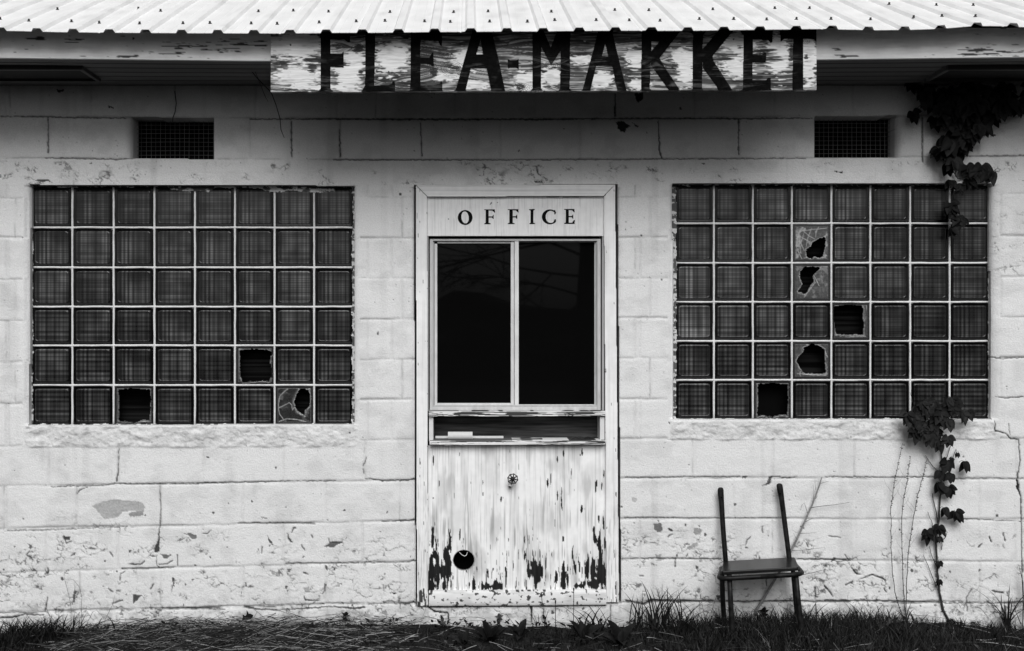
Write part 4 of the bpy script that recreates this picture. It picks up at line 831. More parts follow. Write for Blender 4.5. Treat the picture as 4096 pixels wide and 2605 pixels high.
# ---------------------------------------------------------------- things on the shelf
zs = W(0, 1762.5, -.039)[2]
def lay(u, v, y): return (u - CU) * K * (D + y) / D
b = MB(); r = .0195; x0, x1 = lay(1792, 0, .0), lay(1890, 0, .0); n = 28
P = []; F = []
for x in (x0, x1):
    for rr in (r, r - .002):
        P += [(x, .0 + rr * math.cos(a) * .95, zs + r + .0005 + rr * math.sin(a)) for a in [2 * math.pi * i / n for i in range(n)]]
for i in range(n):
    j = (i + 1) % n; F += [(i, j, 2 * n + j, 2 * n + i), (n + i, 3 * n + i, 3 * n + j, n + j), (i, n + i, n + j, j), (2 * n + i, 2 * n + j, 3 * n + j, 3 * n + i)]
b.add(P, F, .62); b.build('cardboard_tube', M_paper, None, smooth=False, label='short pale cardboard tube lying on the shelf below the window', category='cardboard tube')
b = MB(); ysk = .05; b.box((lay(1741, 0, ysk), ysk, zs + .001), (lay(2014, 0, ysk), ysk + .012, zs + .013), .7); b.build('stick', M_paper, None, bevel=.002, label='thin white stick lying on the shelf behind the tube', category='stick')
b = MB(); rnd = random.Random(5)
for i in range(16):
    x = lay(2305 + rnd.random() * 80, 0, 0); y = rnd.uniform(-.01, .06); a = rnd.uniform(-.5, .5); l = rnd.uniform(.01, .03)
    b.tube([(x - l, y, zs + .002), (x, y + .005, zs + rnd.uniform(.003, .010)), (x + l, y + a * .02, zs + .004)], rnd.uniform(.001, .003), 5, .03)
b.build('debris', M_stem, None, label='small dark clump of debris at the right end of the shelf', category='debris')
b = MB(); b.quadbox([(1985, 1760.5), (2170, 1755), (2170, 1759), (1990, 1764)], .0, .03, .12); b.build('wood_sliver', M_dark, None, label='dark wood sliver lying in the middle of the shelf', category='wood sliver')
# ---------------------------------------------------------------- FLEA MARKET sign
SY = -.605
sign = empty('market_sign', W(2174, 366, SY), label='weathered wooden board reading FLEA MARKET hung from the eave', category='sign')
def sgn_bottom(u): return np.interp(u, [1083, 3266], [368, 360.5])
def sign_tex(U, V):
    wv = (fbm(U, V, 260, 90, 301, 2) - .5) * 34
    # knots bend the grain
    for (kx, ky, kr, s) in [(1428, 193, 34, 1), (1800, 275, 60, 1), (1555, 330, 30, .6), (2130, 350, 40, 1), (2205, 255, 30, .8), (2620, 240, 22, .8), (2830, 150, 20, .5), (3215, 150, 22, .7), (2000, 190, 40, .5), (2300, 240, 22, .6)]:
        d = np.hypot((U - kx) / 1.7, V - ky); wv = wv + s * 26 * np.exp(-(d / kr) ** 2) * np.sign(V - ky)
    gr = fbm(U, V + wv, 240, 4.2, 305, 3); gr2 = fbm(U, V + wv, 90, 2.6, 308, 3)
    big = fbm(U, V + wv * .4, 110, 34, 311, 3)
    pw = np.zeros_like(U)
    # white paint left in patches; bare grey wood elsewhere
    for (x, y, rx, ry) in [(1190, 180, 110, 60), (1200, 310, 90, 40), (1395, 300, 45, 75), (1570, 230, 62, 60), (1420, 240, 40, 30), (1860, 240, 50, 40), (1790, 310, 60, 14), (2120, 330, 60, 40), (2210, 305, 32, 34), (2410, 320, 40, 30), (2540, 230, 36, 42), (2740, 230, 48, 34), (2745, 290, 32, 46), (2950, 270, 55, 36), (2960, 180, 60, 40), (3110, 220, 44, 70), (3235, 220, 30, 110), (2330, 240, 50, 18), (1900, 340, 60, 16), (1290, 350, 120, 10), (2560, 340, 40, 24)]:
        pw = np.maximum(pw, np.exp(-.8 * (((U - x) / rx) ** 2 + ((V - y) / ry) ** 2)))
    edge = (fbm(U, V, 20, 6, 315, 3) - .5)
    pm = sstep(.30, .50, pw + edge * .9 + (fbm(U, V, 60, 5, 319, 2) - .5) * .5)
    bare = .045 + .34 * sstep(.40, .60, gr) * sstep(.3, .6, gr2 + .1)
    bare = bare * (1 - .85 * sstep(.53, .62, big) * sstep(.38, .5, gr2))
    white = .70 * (1 - .12 * sstep(.5, .7, gr2)) * (1 - .25 * sstep(.55, .8, fbm(U, V, 40, 8, 318)))
    c = bare * (1 - pm) + white * pm
    dk = np.zeros_like(U)
    for (x, y, rx, ry) in [(1130, 250, 60, 13), (1150, 228, 70, 5), (1260, 240, 60, 22), (1250, 278, 26, 26), (1435, 195, 28, 26), (1350, 255, 60, 22), (1700, 240, 60, 40), (1820, 270, 34, 12), (1735, 290, 22, 34), (2020, 255, 80, 10), (2320, 215, 60, 10), (2690, 270, 12, 10), (2900, 235, 70, 12), (2960, 190, 16, 12), (3060, 230, 80, 40), (3165, 210, 14, 60), (3225, 230, 12, 22), (2830, 200, 90, 10), (2080, 350, 26, 22), (2560, 195, 60, 10)]:
        dk = np.maximum(dk, np.exp(-((U - x) / rx) ** 2 - ((V - y) / ry) ** 2))
    c = c * (1 - .93 * sstep(.55, .68, dk * .75 + (gr2 - .5) * .9 + .12))
    rings = np.zeros_like(U)
    for (kx, ky, kr) in [(1432, 193, 18), (1785, 225, 16), (1810, 275, 34), (2205, 262, 20), (2515, 246, 10), (3222, 165, 12), (2700, 258, 10), (2125, 352, 26)]:
        d = np.hypot((U - kx) / 1.5, V - ky); rings = np.maximum(rings, (np.sin(d * 1.1 + 3 * fbm(U, V, 20, 20, 320)) > .45) * (d < kr))
    c = c * (1 - .6 * rings)
    for x, y in [(1162, 180), (2935, 157), (1555, 288)]: c = np.where(np.hypot(U - x, V - y) < 3.5, .02, c)
    return c, gr, gr2
U, V = grid(1083, 3266, 100, 368, 2.1)
topv = eave_v(U) - 4; Vb = topv + (V - 100) / 268 * (sgn_bottom(U) - topv)
c, gr, gr2 = sign_tex(U, Vb)
brd = sheet('sign_board', U, Vb, SY, (gr - .5) * .002, None, np.clip(c, .01, .8).astype(np.float32), M_sign, None, back=.03)
S2 = lambda l: [(1000 + x / 1.913, y / 1.913) for x, y in l]; S3 = lambda l: [(2100 + x / 1.913, y / 1.913) for x, y in l]
def foot(x0, x1, f): return f([(x0 - 20, 706), (x0 - 20, 700), (x0, 680), (x1, 680), (x1 + 22, 700), (x1 + 22, 706)])
def cap(x0, x1, f): return f([(x0 - 22, 235), (x1 + 22, 235), (x1 + 22, 246), (x1, 264), (x0, 264), (x0 - 22, 246)])
T_, B_ = 200, 690
LET = {
 'F': ([S2([(540, T_), (615, T_), (615, B_), (540, B_)]), S2([(530, T_), (765, T_), (765, 325), (750, 325), (725, 305), (600, 302), (540, 300)]), S2([(600, 412), (700, 412), (715, 395), (716, 520), (700, 515), (600, 512)]), foot(540, 615, S2), cap(540, 615, S2)], [], .45),
 'L': ([S2([(885, T_), (960, T_), (950, B_), (880, B_)]), S2([(880, 655), (1060, 652), (1085, 640), (1092, 622), (1108, 622), (1112, 700), (1130, 706), (850, 706)]), cap(885, 960, S2)], [], .25),
 'E': ([S2([(1232, T_), (1306, T_), (1303, B_), (1227, B_)]), S2([(1232, T_), (1468, T_), (1468, 352), (1455, 350), (1440, 315), (1300, 303)]), S2([(1300, 442), (1370, 445), (1392, 405), (1404, 402), (1406, 505), (1395, 508), (1370, 488), (1300, 488)]), S2([(1228, 660), (1400, 655), (1455, 640), (1460, 620), (1470, 622), (1472, 690), (1485, 706), (1200, 706), (1228, 685)]), cap(1232, 1306, S2)], [], .35),
 'A': ([S2([(1700, 246), (1850, 246), (1900, 246 + 200), (1955, 706), (1830, 706), (1845, 690), (1810, 520), (1690, 520), (1650, 690), (1670, 706), (1545, 706), (1575, 685)]), S2([(1690, T_), (1862, T_), (1842, 262), (1708, 262)])], [S2([(1765, 300), (1782, 417), (1732, 417)])], .3),
 'dash': ([S2([(1972, 452), (1990, 462), (2038, 462), (2056, 452), (2056, 530), (2036, 518), (1992, 516), (1974, 528)])], [], .2),
 'M': ([S3([(58, T_), (126, T_), (122, 690), (56, 690)]), S3([(274, T_), (347, T_), (342, 690), (270, 690)]), S3([(58, T_), (125, T_), (197, 362), (262, T_), (345, T_), (330, 300), (200, 500), (75, 270)]), foot(58, 122, S3), foot(270, 342, S3)], [], .3),
 'A2': ([S3([(560, 246), (668, 246), (776, 690), (795, 706), (690, 706), (705, 690), (668, 505), (545, 505), (500, 690), (530, 706), (405, 706), (440, 690)]), S3([(545, T_), (690, T_), (665, 262), (562, 262)])], [S3([(614, 335), (638, 432), (588, 432)])], .35),
 'R': ([S3([(893, T_), (965, T_), (955, 690), (889, 690)]), S3([(893, T_), (1215, T_), (1170, 262), (1030, 445), (1060, 500), (1196, 706), (1085, 706), (1100, 690), (965, 500)]), foot(893, 955, S3)], [S3([(967, 317), (1030, 317), (967, 393)]), S3([(1120, 560), (1150, 600), (1165, 650), (1130, 600)])], .5),
 'K': ([S3([(1286, T_), (1362, T_), (1355, 690), (1282, 690)]), S3([(1518, T_), (1622, T_), (1590, 238), (1435, 430), (1445, 470), (1592, 698), (1500, 698), (1478, 690), (1465, 660), (1362, 520), (1355, 380), (1480, 238)]), foot(1286, 1355, S3), cap(1286, 1362, S3)], [], .4),
 'E2': ([S3([(1672, T_), (1745, T_), (1740, 690), (1670, 690)]), S3([(1672, T_), (1897, T_), (1893, 320), (1880, 330), (1862, 308), (1740, 302)]), S3([(1740, 420), (1815, 420), (1835, 400), (1845, 402), (1843, 480), (1740, 480)]), S3([(1670, 622), (1840, 618), (1862, 595), (1880, 595), (1882, 680), (1897, 702), (1640, 702), (1668, 680)]), cap(1672, 1745, S3)], [], .3),
 'T': ([S3([(2054, T_), (2130, T_), (2128, 690), (2046, 690)]), S3([(1952, T_), (2230, T_), (2229, 318), (2215, 302), (2190, 297), (1985, 297), (1962, 318), (1955, 318)]), foot(2054, 2126, S3)], [], .4)}
for kk, (add, sub, wear) in LET.items():
    xs = [p[0] for q_ in add for p in q_]; ys_ = [p[1] for q_ in add for p in q_]
    U, V = grid(min(xs), max(xs), min(ys_), min(max(ys_), 366), 1.7); uc = (U[1:, 1:] + U[:-1, :-1]) / 2; vc = (V[1:, 1:] + V[:-1, :-1]) / 2
    m = np.zeros(uc.shape, bool)
    for p in add: m |= inpoly(uc, vc, p)
    for p in sub: m &= ~inpoly(uc, vc, p)
    m &= (vc < sgn_bottom(uc) - 1) & (vc > eave_v(uc) - 3)
    tx, gr, gr2 = sign_tex(U, V)
    fade = sstep(200, 250, V) * sstep(.44, .66, fbm(U, V, 60, 30, 340, 3)) * wear
    c = .008 + fade * .16 * sstep(.45, .65, gr2 * .5 + gr * .5)
    o = sheet('letter', U, V, SY - .0016, (gr - .5) * .002, m, c.astype(np.float32), M_ink, brd, back=.0008, smooth=False)
brd.parent = sign; bpy.context.view_layer.update(); brd.matrix_parent_inverse = sign.matrix_world.inverted()
# ---------------------------------------------------------------- child's chair without a backrest
ch = empty('school_chair', (W(3040, 2500, -.18)[0], -.18, 0), label='small dark metal chair with a wooden seat and no backrest, by the wall', category='chair')
def tz(u, v, y): return W(u, v, y)
parts = []
b = MB()   # seat board
seat = [(2893, 2240, -.075), (2905, 2236, -.07), (3168, 2226.5, -.07), (3180, 2230, -.08), (3196, 2268, -.29), (3190, 2274, -.30), (2892, 2284, -.30), (2884, 2279, -.29)]
zc = W(0, 2236, -.07)[2]
top = []
for (u, v, y) in seat:
    p = W(u, v, y); zz = zc + .010 * (u - 3040) / 150; top.append((p[0], y, zz))
bot = [(x, y, z - .018) for x, y, z in top]; n = 8
b.add(top + bot, [tuple(range(n)), tuple(range(n, 2 * n))[::-1]] + [(i, n + i, n + (i + 1) % n, (i + 1) % n) for i in range(n)], .010)
M_seat = mat('seat_wood', rough=.3, spec=.16, noise=.35, nscale=25, stretch=(.3, 1, 1)); parts.append(b.build('seat', M_seat, None, bevel=.004))
zr = zc - .031
b = MB(); ringp = []
for (u, y) in [(3040, -.318), (3170, -.318), (3196, -.310), (3207, -.285), (3202, -.24), (3180, -.10), (3160, -.06), (2905, -.06), (2888, -.10), (2880, -.24), (2877, -.285), (2886, -.31), (2912, -.318), (3040, -.318), (3100, -.318)]:
    ringp.append((W(u, 0, y)[0], y, zr + .010 * (u - 3040) / 150))
b.tube(ringp, .0115, 10, .018); parts.append(b.build('seat_frame', M_rust, None, smooth=True))
def leg(pts, r=.0105, name='leg', flat=None, c=.05):
    b = MB(); b.tube(pts, r, 12, c * .45, flat); parts.append(b.build(name, M_rust, None, smooth=True))
leg([W(2917, 2300, -.300), W(2922, 2400, -.303), W(2930, 2535, -.310), W(2931, 2560, -.310)], [.0125, .0125, .0135, .0135])
leg([W(3183, 2293, -.300), W(3192, 2400, -.305), W(3208, 2535, -.315), W(3210, 2560, -.315)], [.0125, .0130, .0140, .0135])
leg([W(2887, 2270, -.09), W(2890, 2380, -.075), W(2896, 2480, -.06), W(2897, 2525, -.055)], .0125)
leg([W(3170, 2255, -.09), W(3178, 2350, -.075), W(3190, 2480, -.06), W(3192, 2525, -.055)], .0120)
def upright(pts):
    P = [W(u, v, y) for u, v, y, r in pts]; leg(P, [r for *_, r in pts], 'back_post', [.55 if i > len(pts) - 5 else .9 for i in range(len(pts))], .045)
upright([(2903, 2262, -.075, .0122), (2902, 2236, -.074, .0122), (2895, 2150, -.06, .0125), (2890, 2080, -.05, .0125), (2886, 2010, -.042, .0130), (2883, 1975, -.04, .0150), (2882.5, 1960, -.04, .0150), (2882.3, 1953, -.04, .0120), (2882.3, 1950, -.04, .006)])
upright([(3158, 2252, -.075, .0122), (3156, 2226, -.074, .0122), (3145, 2140, -.06, .0125), (3136, 2070, -.05, .0128), (3127, 2000, -.042, .0132), (3120, 1956, -.04, .0155), (3118, 1943, -.04, .0155), (3117.6, 1937, -.04, .0125), (3117.6, 1934, -.04, .006)])
for (u, v) in [(2893, 2058), (2886, 1990), (3129, 2042), (3121, 1975)]:
    b = MB(); p = W(u, v, -.054); b.tube([(p[0], -.0615, p[2]), (p[0], -.05, p[2])], .0032, 8, .01); parts.append(b.build('bolt_hole', M_black, None))
bpy.context.view_layer.update()
for o in parts: keep(o, ch)
# ---------------------------------------------------------------- foliage helpers
def leaflet(b, base, dirv, nrm, L, wd, c, fold=.25, droop=.25, n=6):
    d = np.array(dirv, float); d /= np.linalg.norm(d); nr = np.array(nrm, float); nr -= d * nr.dot(d); nr /= np.linalg.norm(nr); s = np.cross(d, nr)
    P = []; F = []
    for i in range(n + 1):
        t = i / n; w_ = wd * (math.sin(math.pi * min(1, t ** .8)) ** .75) * (1 - .25 * t) if 0 < t < 1 else .0005
        o = np.array(base) + d * L * t + np.array((0, 0, -1)) * droop * L * t * t
        P += [o - s * w_ - nr * w_ * fold * -1, o, o + s * w_ + nr * w_ * fold]
    for i in range(n):
        a = i * 3; F += [(a, a + 3, a + 4, a + 1), (a + 1, a + 4, a + 5, a + 2)]
    b.add(P, F, c)
def creeper_leaf(parent, p, size, rnd, rot=0, c=.035, out=.035, name='leaf'):
    b = MB(); p = np.array(p); st = p + np.array((rnd.uniform(-.01, .01), -out, rnd.uniform(.0, .012)))
    b.tube([p, (p + st) / 2 + np.array((0, 0, .006)), st], .0011, 5, c)
    nrm = np.array((rnd.uniform(-.4, .4), -1, rnd.uniform(.1, .5)))
    k = rnd.choice([3, 5, 5]); angs = {3: [-30, 0, 30], 5: [-72, -32, 0, 32, 72]}[k]
    for a in angs:
        aa = math.radians(a + rot + rnd.uniform(-8, 8)); d = (math.sin(aa), rnd.uniform(-.35, .05), -math.cos(aa) * .95)
        L = size * (1 - .25 * abs(a) / 95) * rnd.uniform(.85, 1.1)
        leaflet(b, st, d, nrm, L, L * .40, c * rnd.uniform(.4, 2.0), rnd.uniform(.15, .6), rnd.uniform(.05, .35))
    return b.build(name, M_leaf, parent, smooth=True)
G = lambda x, y: (3560 + x / 2.355, 1550 + y / 2.355)
rnd = random.Random(12)
vine = empty('creeper_vine', (0, 0, 0), label='dark leafy creeper climbing from the ground to the window sill', category='vine')
b = MB()
def stem(b, px, r0, r1, y=-.012, c=.04, n=6, jit=1.0):
    pts = []; 
    for (x0, y0), (x1, y1) in zip(px[:-1], px[1:]):
        for k in range(4): pts.append((x0 + (x1 - x0) * k / 4 + rnd.uniform(-jit, jit), y0 + (y1 - y0) * k / 4))
    pts.append(px[-1]); m = len(pts)
    b.tube([W(u, v, y + rnd.uniform(-.004, .002)) for u, v in pts], [r0 + (r1 - r0) * i / (m - 1) for i in range(m)], n, c)
stem(b, [(3806, 2500), (3793, 2478), (3772, 2440), (3758, 2370), (3750, 2290), (3746, 2210), (3742, 2150), (3754, 2090), (3760, 2010), (3764, 1930), (3770, 1860), (3762, 1800), (3745, 1750), (3740, 1690), (3725, 1640)], .0062, .0025)
stem(b, [(3793, 2478), (3830, 2490), (3870, 2497)], .003, .002); stem(b, [G(400, 1000), G(405, 1060), G(430, 1150), G(450, 1280), G(460, 1310)], .002, .003)
stem(b, [G(355, 1170), G(375, 1230), G(395, 1260), G(398, 1310)], .0012, .002); stem(b, [G(335, 640), G(370, 700), G(400, 740), G(435, 775)], .0015, .0025); stem(b, [G(598, 475), G(575, 540), G(540, 650), G(527, 680)], .0012, .002)
stem(b, [G(540, 1360), G(525, 1410), G(492, 1440), G(485, 1530)], .0014, .002); stem(b, [(3693, 2218), (3712, 2262), (3735, 2320), (3745, 2350)], .0012, .0022); stem(b, [(3718, 2185), (3725, 2220), (3742, 2260)], .0011, .002); stem(b, [G(625, 580), G(600, 640), G(560, 720)], .0012, .002)
stem(b, [G(640, 600), G(648, 620), G(640, 640), G(620, 580)], .0009, .0009)
for (a, c_) in ((1550, 1630), (1556, 1625), (1500, 1600)):
    pass
stem(b, [(3733, 1640), (3722, 1600), (3722, 1530)], .0014, .001, y=.02); stem(b, [(3770, 1640), (3777, 1580), (3782, 1500)], .0014, .001, y=.02); stem(b, [(3655, 1620), (3640, 1570)], .0012, .001, y=.02)
for i in range(46):
    v = 2200 + 270 * rnd.random(); u = np.interp(v, [2150, 2210, 2290, 2370, 2440, 2478], [3742, 3746, 3750, 3758, 3772, 3793]); b.tube([W(u, v, -.014), W(u + rnd.uniform(-13, 13), v + rnd.uniform(-8, 8), -.02)], [.0015, .0007], 4, .03)
b.build('stem', M_stem, vine, smooth=True)
big = [(265, 150), (110, 250), (180, 285), (360, 270), (480, 110), (560, 190), (690, 235), (520, 290), (250, 380), (210, 400), (320, 450), (405, 500), (470, 460), (330, 190), (430, 240), (200, 180), (600, 140), (300, 340), (390, 350), (440, 190), (160, 260), (350, 120), (270, 250), (500, 200), (400, 420), (640, 240), (520, 90), (390, 130)]
for (x, y) in big: creeper_leaf(vine, W(*G(x + rnd.uniform(-12, 12), y), -.01), rnd.uniform(.042, .064), rnd, rnd.uniform(-25, 25), .05, rnd.uniform(.03, .08))
for (x, y, s) in [(495, 680, .062), (650, 705, .058), (450, 790, .05), (545, 810, .05), (430, 905, .056), (545, 930, .052), (475, 1135, .05), (595, 1165, .055), (325, 1345, .055), (445, 1310, .056), (440, 1410, .035), (570, 660, .02), (620, 625, .025)]:
    creeper_leaf(vine, W(*G(x, y), -.012), s, rnd, rnd.uniform(-20, 20), .03, .03)
for (u, v, s) in [(3753, 2245, .03), (3754, 2325, .03)]: creeper_leaf(vine, W(u, v, -.012), s, rnd, 0, .03, .02)
# upper vine
Q = lambda x, y: (3560 + x / 2.3545, 350 + y / 2.3545)
vu = empty('hanging_vine', (0, 0, 0), label='dark mass of creeper leaves hanging from the eave over the right vent corner', category='vine')
b = MB()
stem(b, [Q(640, 0), Q(600, 200), Q(560, 400), Q(520, 560), Q(560, 700), Q(600, 800), Q(640, 860), Q(760, 830), Q(900, 850)], .005, .002, y=-.02)
stem(b, [Q(300, 160), Q(200, 240), Q(175, 290)], .002, .001, y=-.04); stem(b, [Q(500, 60), Q(800, 60), Q(1262, 90)], .004, .003, y=-.03); stem(b, [Q(900, 850), Q(935, 825), Q(985, 780)], .0015, .001); stem(b, [Q(985, 780), Q(1010, 762), Q(1040, 772), Q(1030, 790), Q(1000, 792), Q(985, 780)], .001, .001, jit=.2)
stem(b, [Q(560, 870), Q(548, 1000), Q(552, 1150), Q(545, 1300)], .002, .001, y=.01); stem(b, [Q(860, 40), Q(930, 60), Q(990, 100)], .0015, .001, y=-.05)
b.build('stem', M_stem, vu, smooth=True)
poly = [(200, 20), (1262, 10), (1262, 150), (1180, 180), (1000, 210), (900, 230), (820, 300), (740, 430), (660, 540), (620, 700), (520, 760), (460, 620), (470, 480), (480, 350), (300, 180), (250, 120)]
pts = []
while len(pts) < 74:
    x, y = rnd.uniform(130, 1262), rnd.uniform(0, 780)
    if inpoly(np.array([x]), np.array([y]), poly)[0]: pts.append((x, y))
pts += [(175, 290), (375, 360), (900, 320), (1190, 190), (705, 500), (620, 660), (540, 640), (500, 780), (700, 800), (770, 790), (840, 800), (900, 840), (940, 240), (1060, 200), (440, 640), (1250, 110), (160, 20)]
for i, (x, y) in enumerate(pts): creeper_leaf(vu, W(*Q(x, y - (40 if i >= 74 else 0)), -.012), rnd.uniform(.058, .088) * (.88 if i >= 74 else 1), rnd, rnd.uniform(-30, 30), .03, rnd.uniform(.02, .14 if i < 74 else .045))
for (x, y) in [(560, 1110), (545, 1150), (545, 1330), (660, 1260), (620, 1240), (560, 900), (640, 920), (700, 880)]: creeper_leaf(vu, W(*Q(x, y), .02), rnd.uniform(.045, .06), rnd, rnd.uniform(-20, 20), .028, .03)
# dried seed stalks
def stalk(px, label, seed):
    r_ = random.Random(seed); b = MB(); pts = [W(u, v, -.03) for u, v in px]
    full = []
    for (x0, y0), (x1, y1) in zip(px[:-1], px[1:]):
        for k in range(5): full.append((x0 + (x1 - x0) * k / 5 + r_.uniform(-1.5, 1.5), y0 + (y1 - y0) * k / 5))
    full.append(px[-1]); m = len(full)
    b.tube([W(u, v, -.03 + .01 * math.sin(i)) for i, (u, v) in enumerate(full)], [.0022 - .0013 * i / m for i in range(m)], 5, .06)
    for k in range(70):
        i = r_.randrange(2, m - 1); u, v = full[i]; v += r_.uniform(-6, 6); p = np.array(W(u, v, -.03))
        s = r_.choice([-1, 1]); q_ = p + np.array((s * r_.uniform(.002, .007), -.003, r_.uniform(-.002, .006)))
        b.tube([p, q_], [.0008, .0021 if v < 2150 else .0012], 4, .03)
    for k in range(9):
        i = r_.randrange(int(m * .25), int(m * .8)); u, v = full[i]; s = r_.choice([-1, 1]); l = r_.uniform(20, 60)
        b.tube([W(u, v, -.03), W(u + s * l * .5, v - l * .6, -.035), W(u + s * l * .7, v - l * 1.2, -.04)], [.0007, .0005, .0003], 4, .25)
    return b.build('dried_stalk', M_stem, None, label=label, category='weed', group='dry seed stalks left of the creeper')
stalk(A5([(395, 1370), (355, 1230), (340, 1100), (335, 950), (335, 800), (352, 680), (372, 580), (394, 475)]), 'tall dry seed stalk, left of three beside the creeper', 1)
stalk(A5([(412, 1370), (398, 1230), (393, 1050), (388, 850), (400, 760), (418, 660), (425, 600), (435, 540)]), 'tall dry seed stalk, middle of three beside the creeper', 2)
stalk(A5([(410, 1350), (415, 1200), (425, 1000), (450, 850), (468, 750), (490, 670), (505, 610), (517, 560)]), 'tall dry seed stalk, right of three beside the creeper', 3)
# bare branch behind the chair
b = MB(); S4 = lambda l: A4(l)
def tw(px, r0, r1, c, y=-.02):
    px = A4(px); m = len(px); b.tube([W(u, v, y - .004 * (i % 2)) for i, (u, v) in enumerate(px)], [r0 + (r1 - r0) * i / (m - 1) for i in range(m)], 7, c)
tw([(880, 1290), (890, 1250), (935, 1180), (975, 1110), (1020, 1035), (1080, 940), (1125, 850), (1160, 780), (1200, 690), (1235, 610), (1265, 545), (1290, 480), (1315, 410), (1333, 352)], .0075, .0028, .22)
tw([(1262, 560), (1330, 550), (1420, 540), (1518, 525)], .0016, .0008, .08); tw([(1130, 850), (1200, 848), (1345, 830)], .0013, .0006, .12); tw([(1035, 1030), (1180, 1020), (1290, 995), (1340, 982), (1405, 980)], .0018, .0009, .12)
tw([(1236, 600), (1222, 550), (1213, 530), (1195, 545), (1188, 580)], .0013, .0006, .15); tw([(1325, 395), (1378, 382)], .0012, .0006, .1); tw([(1222, 655), (1270, 632)], .0016, .0006, .1); tw([(1185, 735), (1295, 730)], .0013, .0006, .12); tw([(1160, 775), (1140, 730)], .0011, .0005, .15)
tw([(1275, 530), (1278, 450), (1272, 395)], .0012, .0006, .25); tw([(1290, 500), (1302, 480)], .0012, .0006, .1); tw([(1290, 440), (1285, 372)], .0008, .0004, .2)
b.build('bare_branch', M_stem, None, smooth=True, label='pale bare branch leaning on the wall behind the small chair', category='branch')
# hanging twigs / wires
def wire(px, r, label, y=-.3, name='hanging_twig'):
    b = MB(); b.tube([W(u, v, y + (.0 if k == 0 else rnd.uniform(-.01, .01))) for k, (u, v) in enumerate(px)], [r] * (len(px) - 1) + [r * .5], 6, .03); b.build(name, M_stem, None, smooth=True, label=label, category='twig' if name == 'hanging_twig' else 'wire')
wire([(972, 247), (1000, 275), (1018, 300), (1045, 330), (1085, 370), (1104, 420), (1120, 475), (1124, 520), (1137, 552)], .0022, 'dark crooked twig hanging from the eave at the left end of the sign')
wire([(1019, 250), (1020, 285), (1040, 335), (1060, 385), (1072, 407)], .0012, 'thin short twig hanging beside the longer crooked twig')
wire([(699, 364), (705, 415), (700, 450), (692, 470), (691, 488)], .0024, 'short dark wire hanging down to the left vent', y=-.01, name='hanging_wire')
# ---------------------------------------------------------------- grass, straw, weeds
def blades(xy, hgt, wid, col, seed, bend=.5, segs=4, lie=None):
    r_ = np.random.RandomState(seed); n = len(xy); x, y = xy[:, 0], xy[:, 1]
    z = gz(x) * np.clip(1 + y / 2, 0, 1) - .02; a = r_.rand(n) * 2 * np.pi; bd = bend * (.3 + r_.rand(n)) * hgt
    fa = r_.normal(0, .7, n)   # facing roughly to the street
    P = []; 
    for i in range(segs + 1):
        t = i / segs; cx = x + np.cos(a) * bd * t * t; cy = np.minimum(y + np.sin(a) * bd * t * t, -.004); cz = z + hgt * (t - .25 * bend * t * t)
        w_ = wid * (1 - t) ** .6 if i < segs else wid * .03
        P.append(np.stack([cx - np.cos(fa) * w_, cy - np.sin(fa) * w_ * .5, cz], -1)); P.append(np.stack([cx + np.cos(fa) * w_, cy + np.sin(fa) * w_ * .5, cz], -1))
    P = np.stack(P, 1).reshape(-1, 3); m = 2 * (segs + 1); base = (np.arange(n) * m)[:, None]
    F = np.concatenate([np.concatenate([base + 2 * i, base + 2 * i + 1, base + 2 * i + 3, base + 2 * i + 2], 1)[:, None] for i in range(segs)], 1).reshape(-1, 4)
    return P, F, np.repeat(col, m)
R = np.random.RandomState(77)
def px_x(u): return (u - CU) * K
n = 52000; x = R.uniform(px_x(-500), px_x(4700), n); y = -.01 - 1.5 * R.rand(n) ** 1.1; u = x / K + CU
dens = np.interp(u, [-500, 0, 250, 330, 500, 1500, 1650, 2500, 2650, 2850, 3560, 3620, 4096, 4700], [.8, .8, .7, .25, .15, .18, .3, .4, .8, 1, 1, .7, .65, .7])
hmax = np.interp(u, [-500, 0, 240, 330, 1500, 2000, 2550, 2650, 2850, 3150, 3540, 3620, 4096, 4700], [.05, .06, .06, .03, .025, .035, .04, .06, .085, .105, .10, .055, .05, .06])
dens = np.where((y > -.07) & (u < 2700), dens * .3, dens)
keep_ = R.rand(n) < dens; x, y, hmax = x[keep_], y[keep_], hmax[keep_]
hg = hmax * (.35 + .75 * R.rand(len(x)) ** 1.3) + .02; cg = .004 + .055 * R.rand(len(x)) ** 3.5; cg = np.where(R.rand(len(x)) < .01, .2, cg)
P, F, cc = blades(np.stack([x, y], -1), hg, .0014 + .0016 * R.rand(len(x)), cg, 78, .6)
link('grass', fast_mesh('grass', P, F, cc), M_grass, kind='stuff', label='dark short grass along the foot of the wall')
def tuft(u, y, n, h, sp, seed, label, w=.003, bend=.6, c=.010):
    r_ = np.random.RandomState(seed); xc = px_x(u) * (D + y) / D
    xy = np.stack([xc + r_.normal(0, sp, n), np.minimum(y + r_.normal(0, sp * .5, n), -.01)], -1)
    P, F, cc = blades(xy, h * (.4 + .6 * r_.rand(n)), w * (.5 + r_.rand(n)), c * (.6 + r_.rand(n)), seed, bend, 6)
    link('grass_tuft', fast_mesh('grass_tuft', P, F, cc), M_grass, label=label, category='grass tuft', group='taller grass tufts at the wall')
tuft(130, -.14, 620, .165, .10, 1, 'dense dark grass tuft at the far left corner', .004, .7)
tuft(20, -.26, 380, .13, .06, 2, 'low dark grass clump at the very left edge')
tuft(2655, -.10, 38, .31, .05, 3, 'tall bladed tuft between the office front and the chair', .0045, .55)
tuft(2700, -.2, 80, .27, .08, 4, 'spreading fine tuft just left of the chair', .003, .9)
tuft(2560, -.08, 16, .23, .03, 5, 'sparse upright tuft right of the office front', .004, .4)
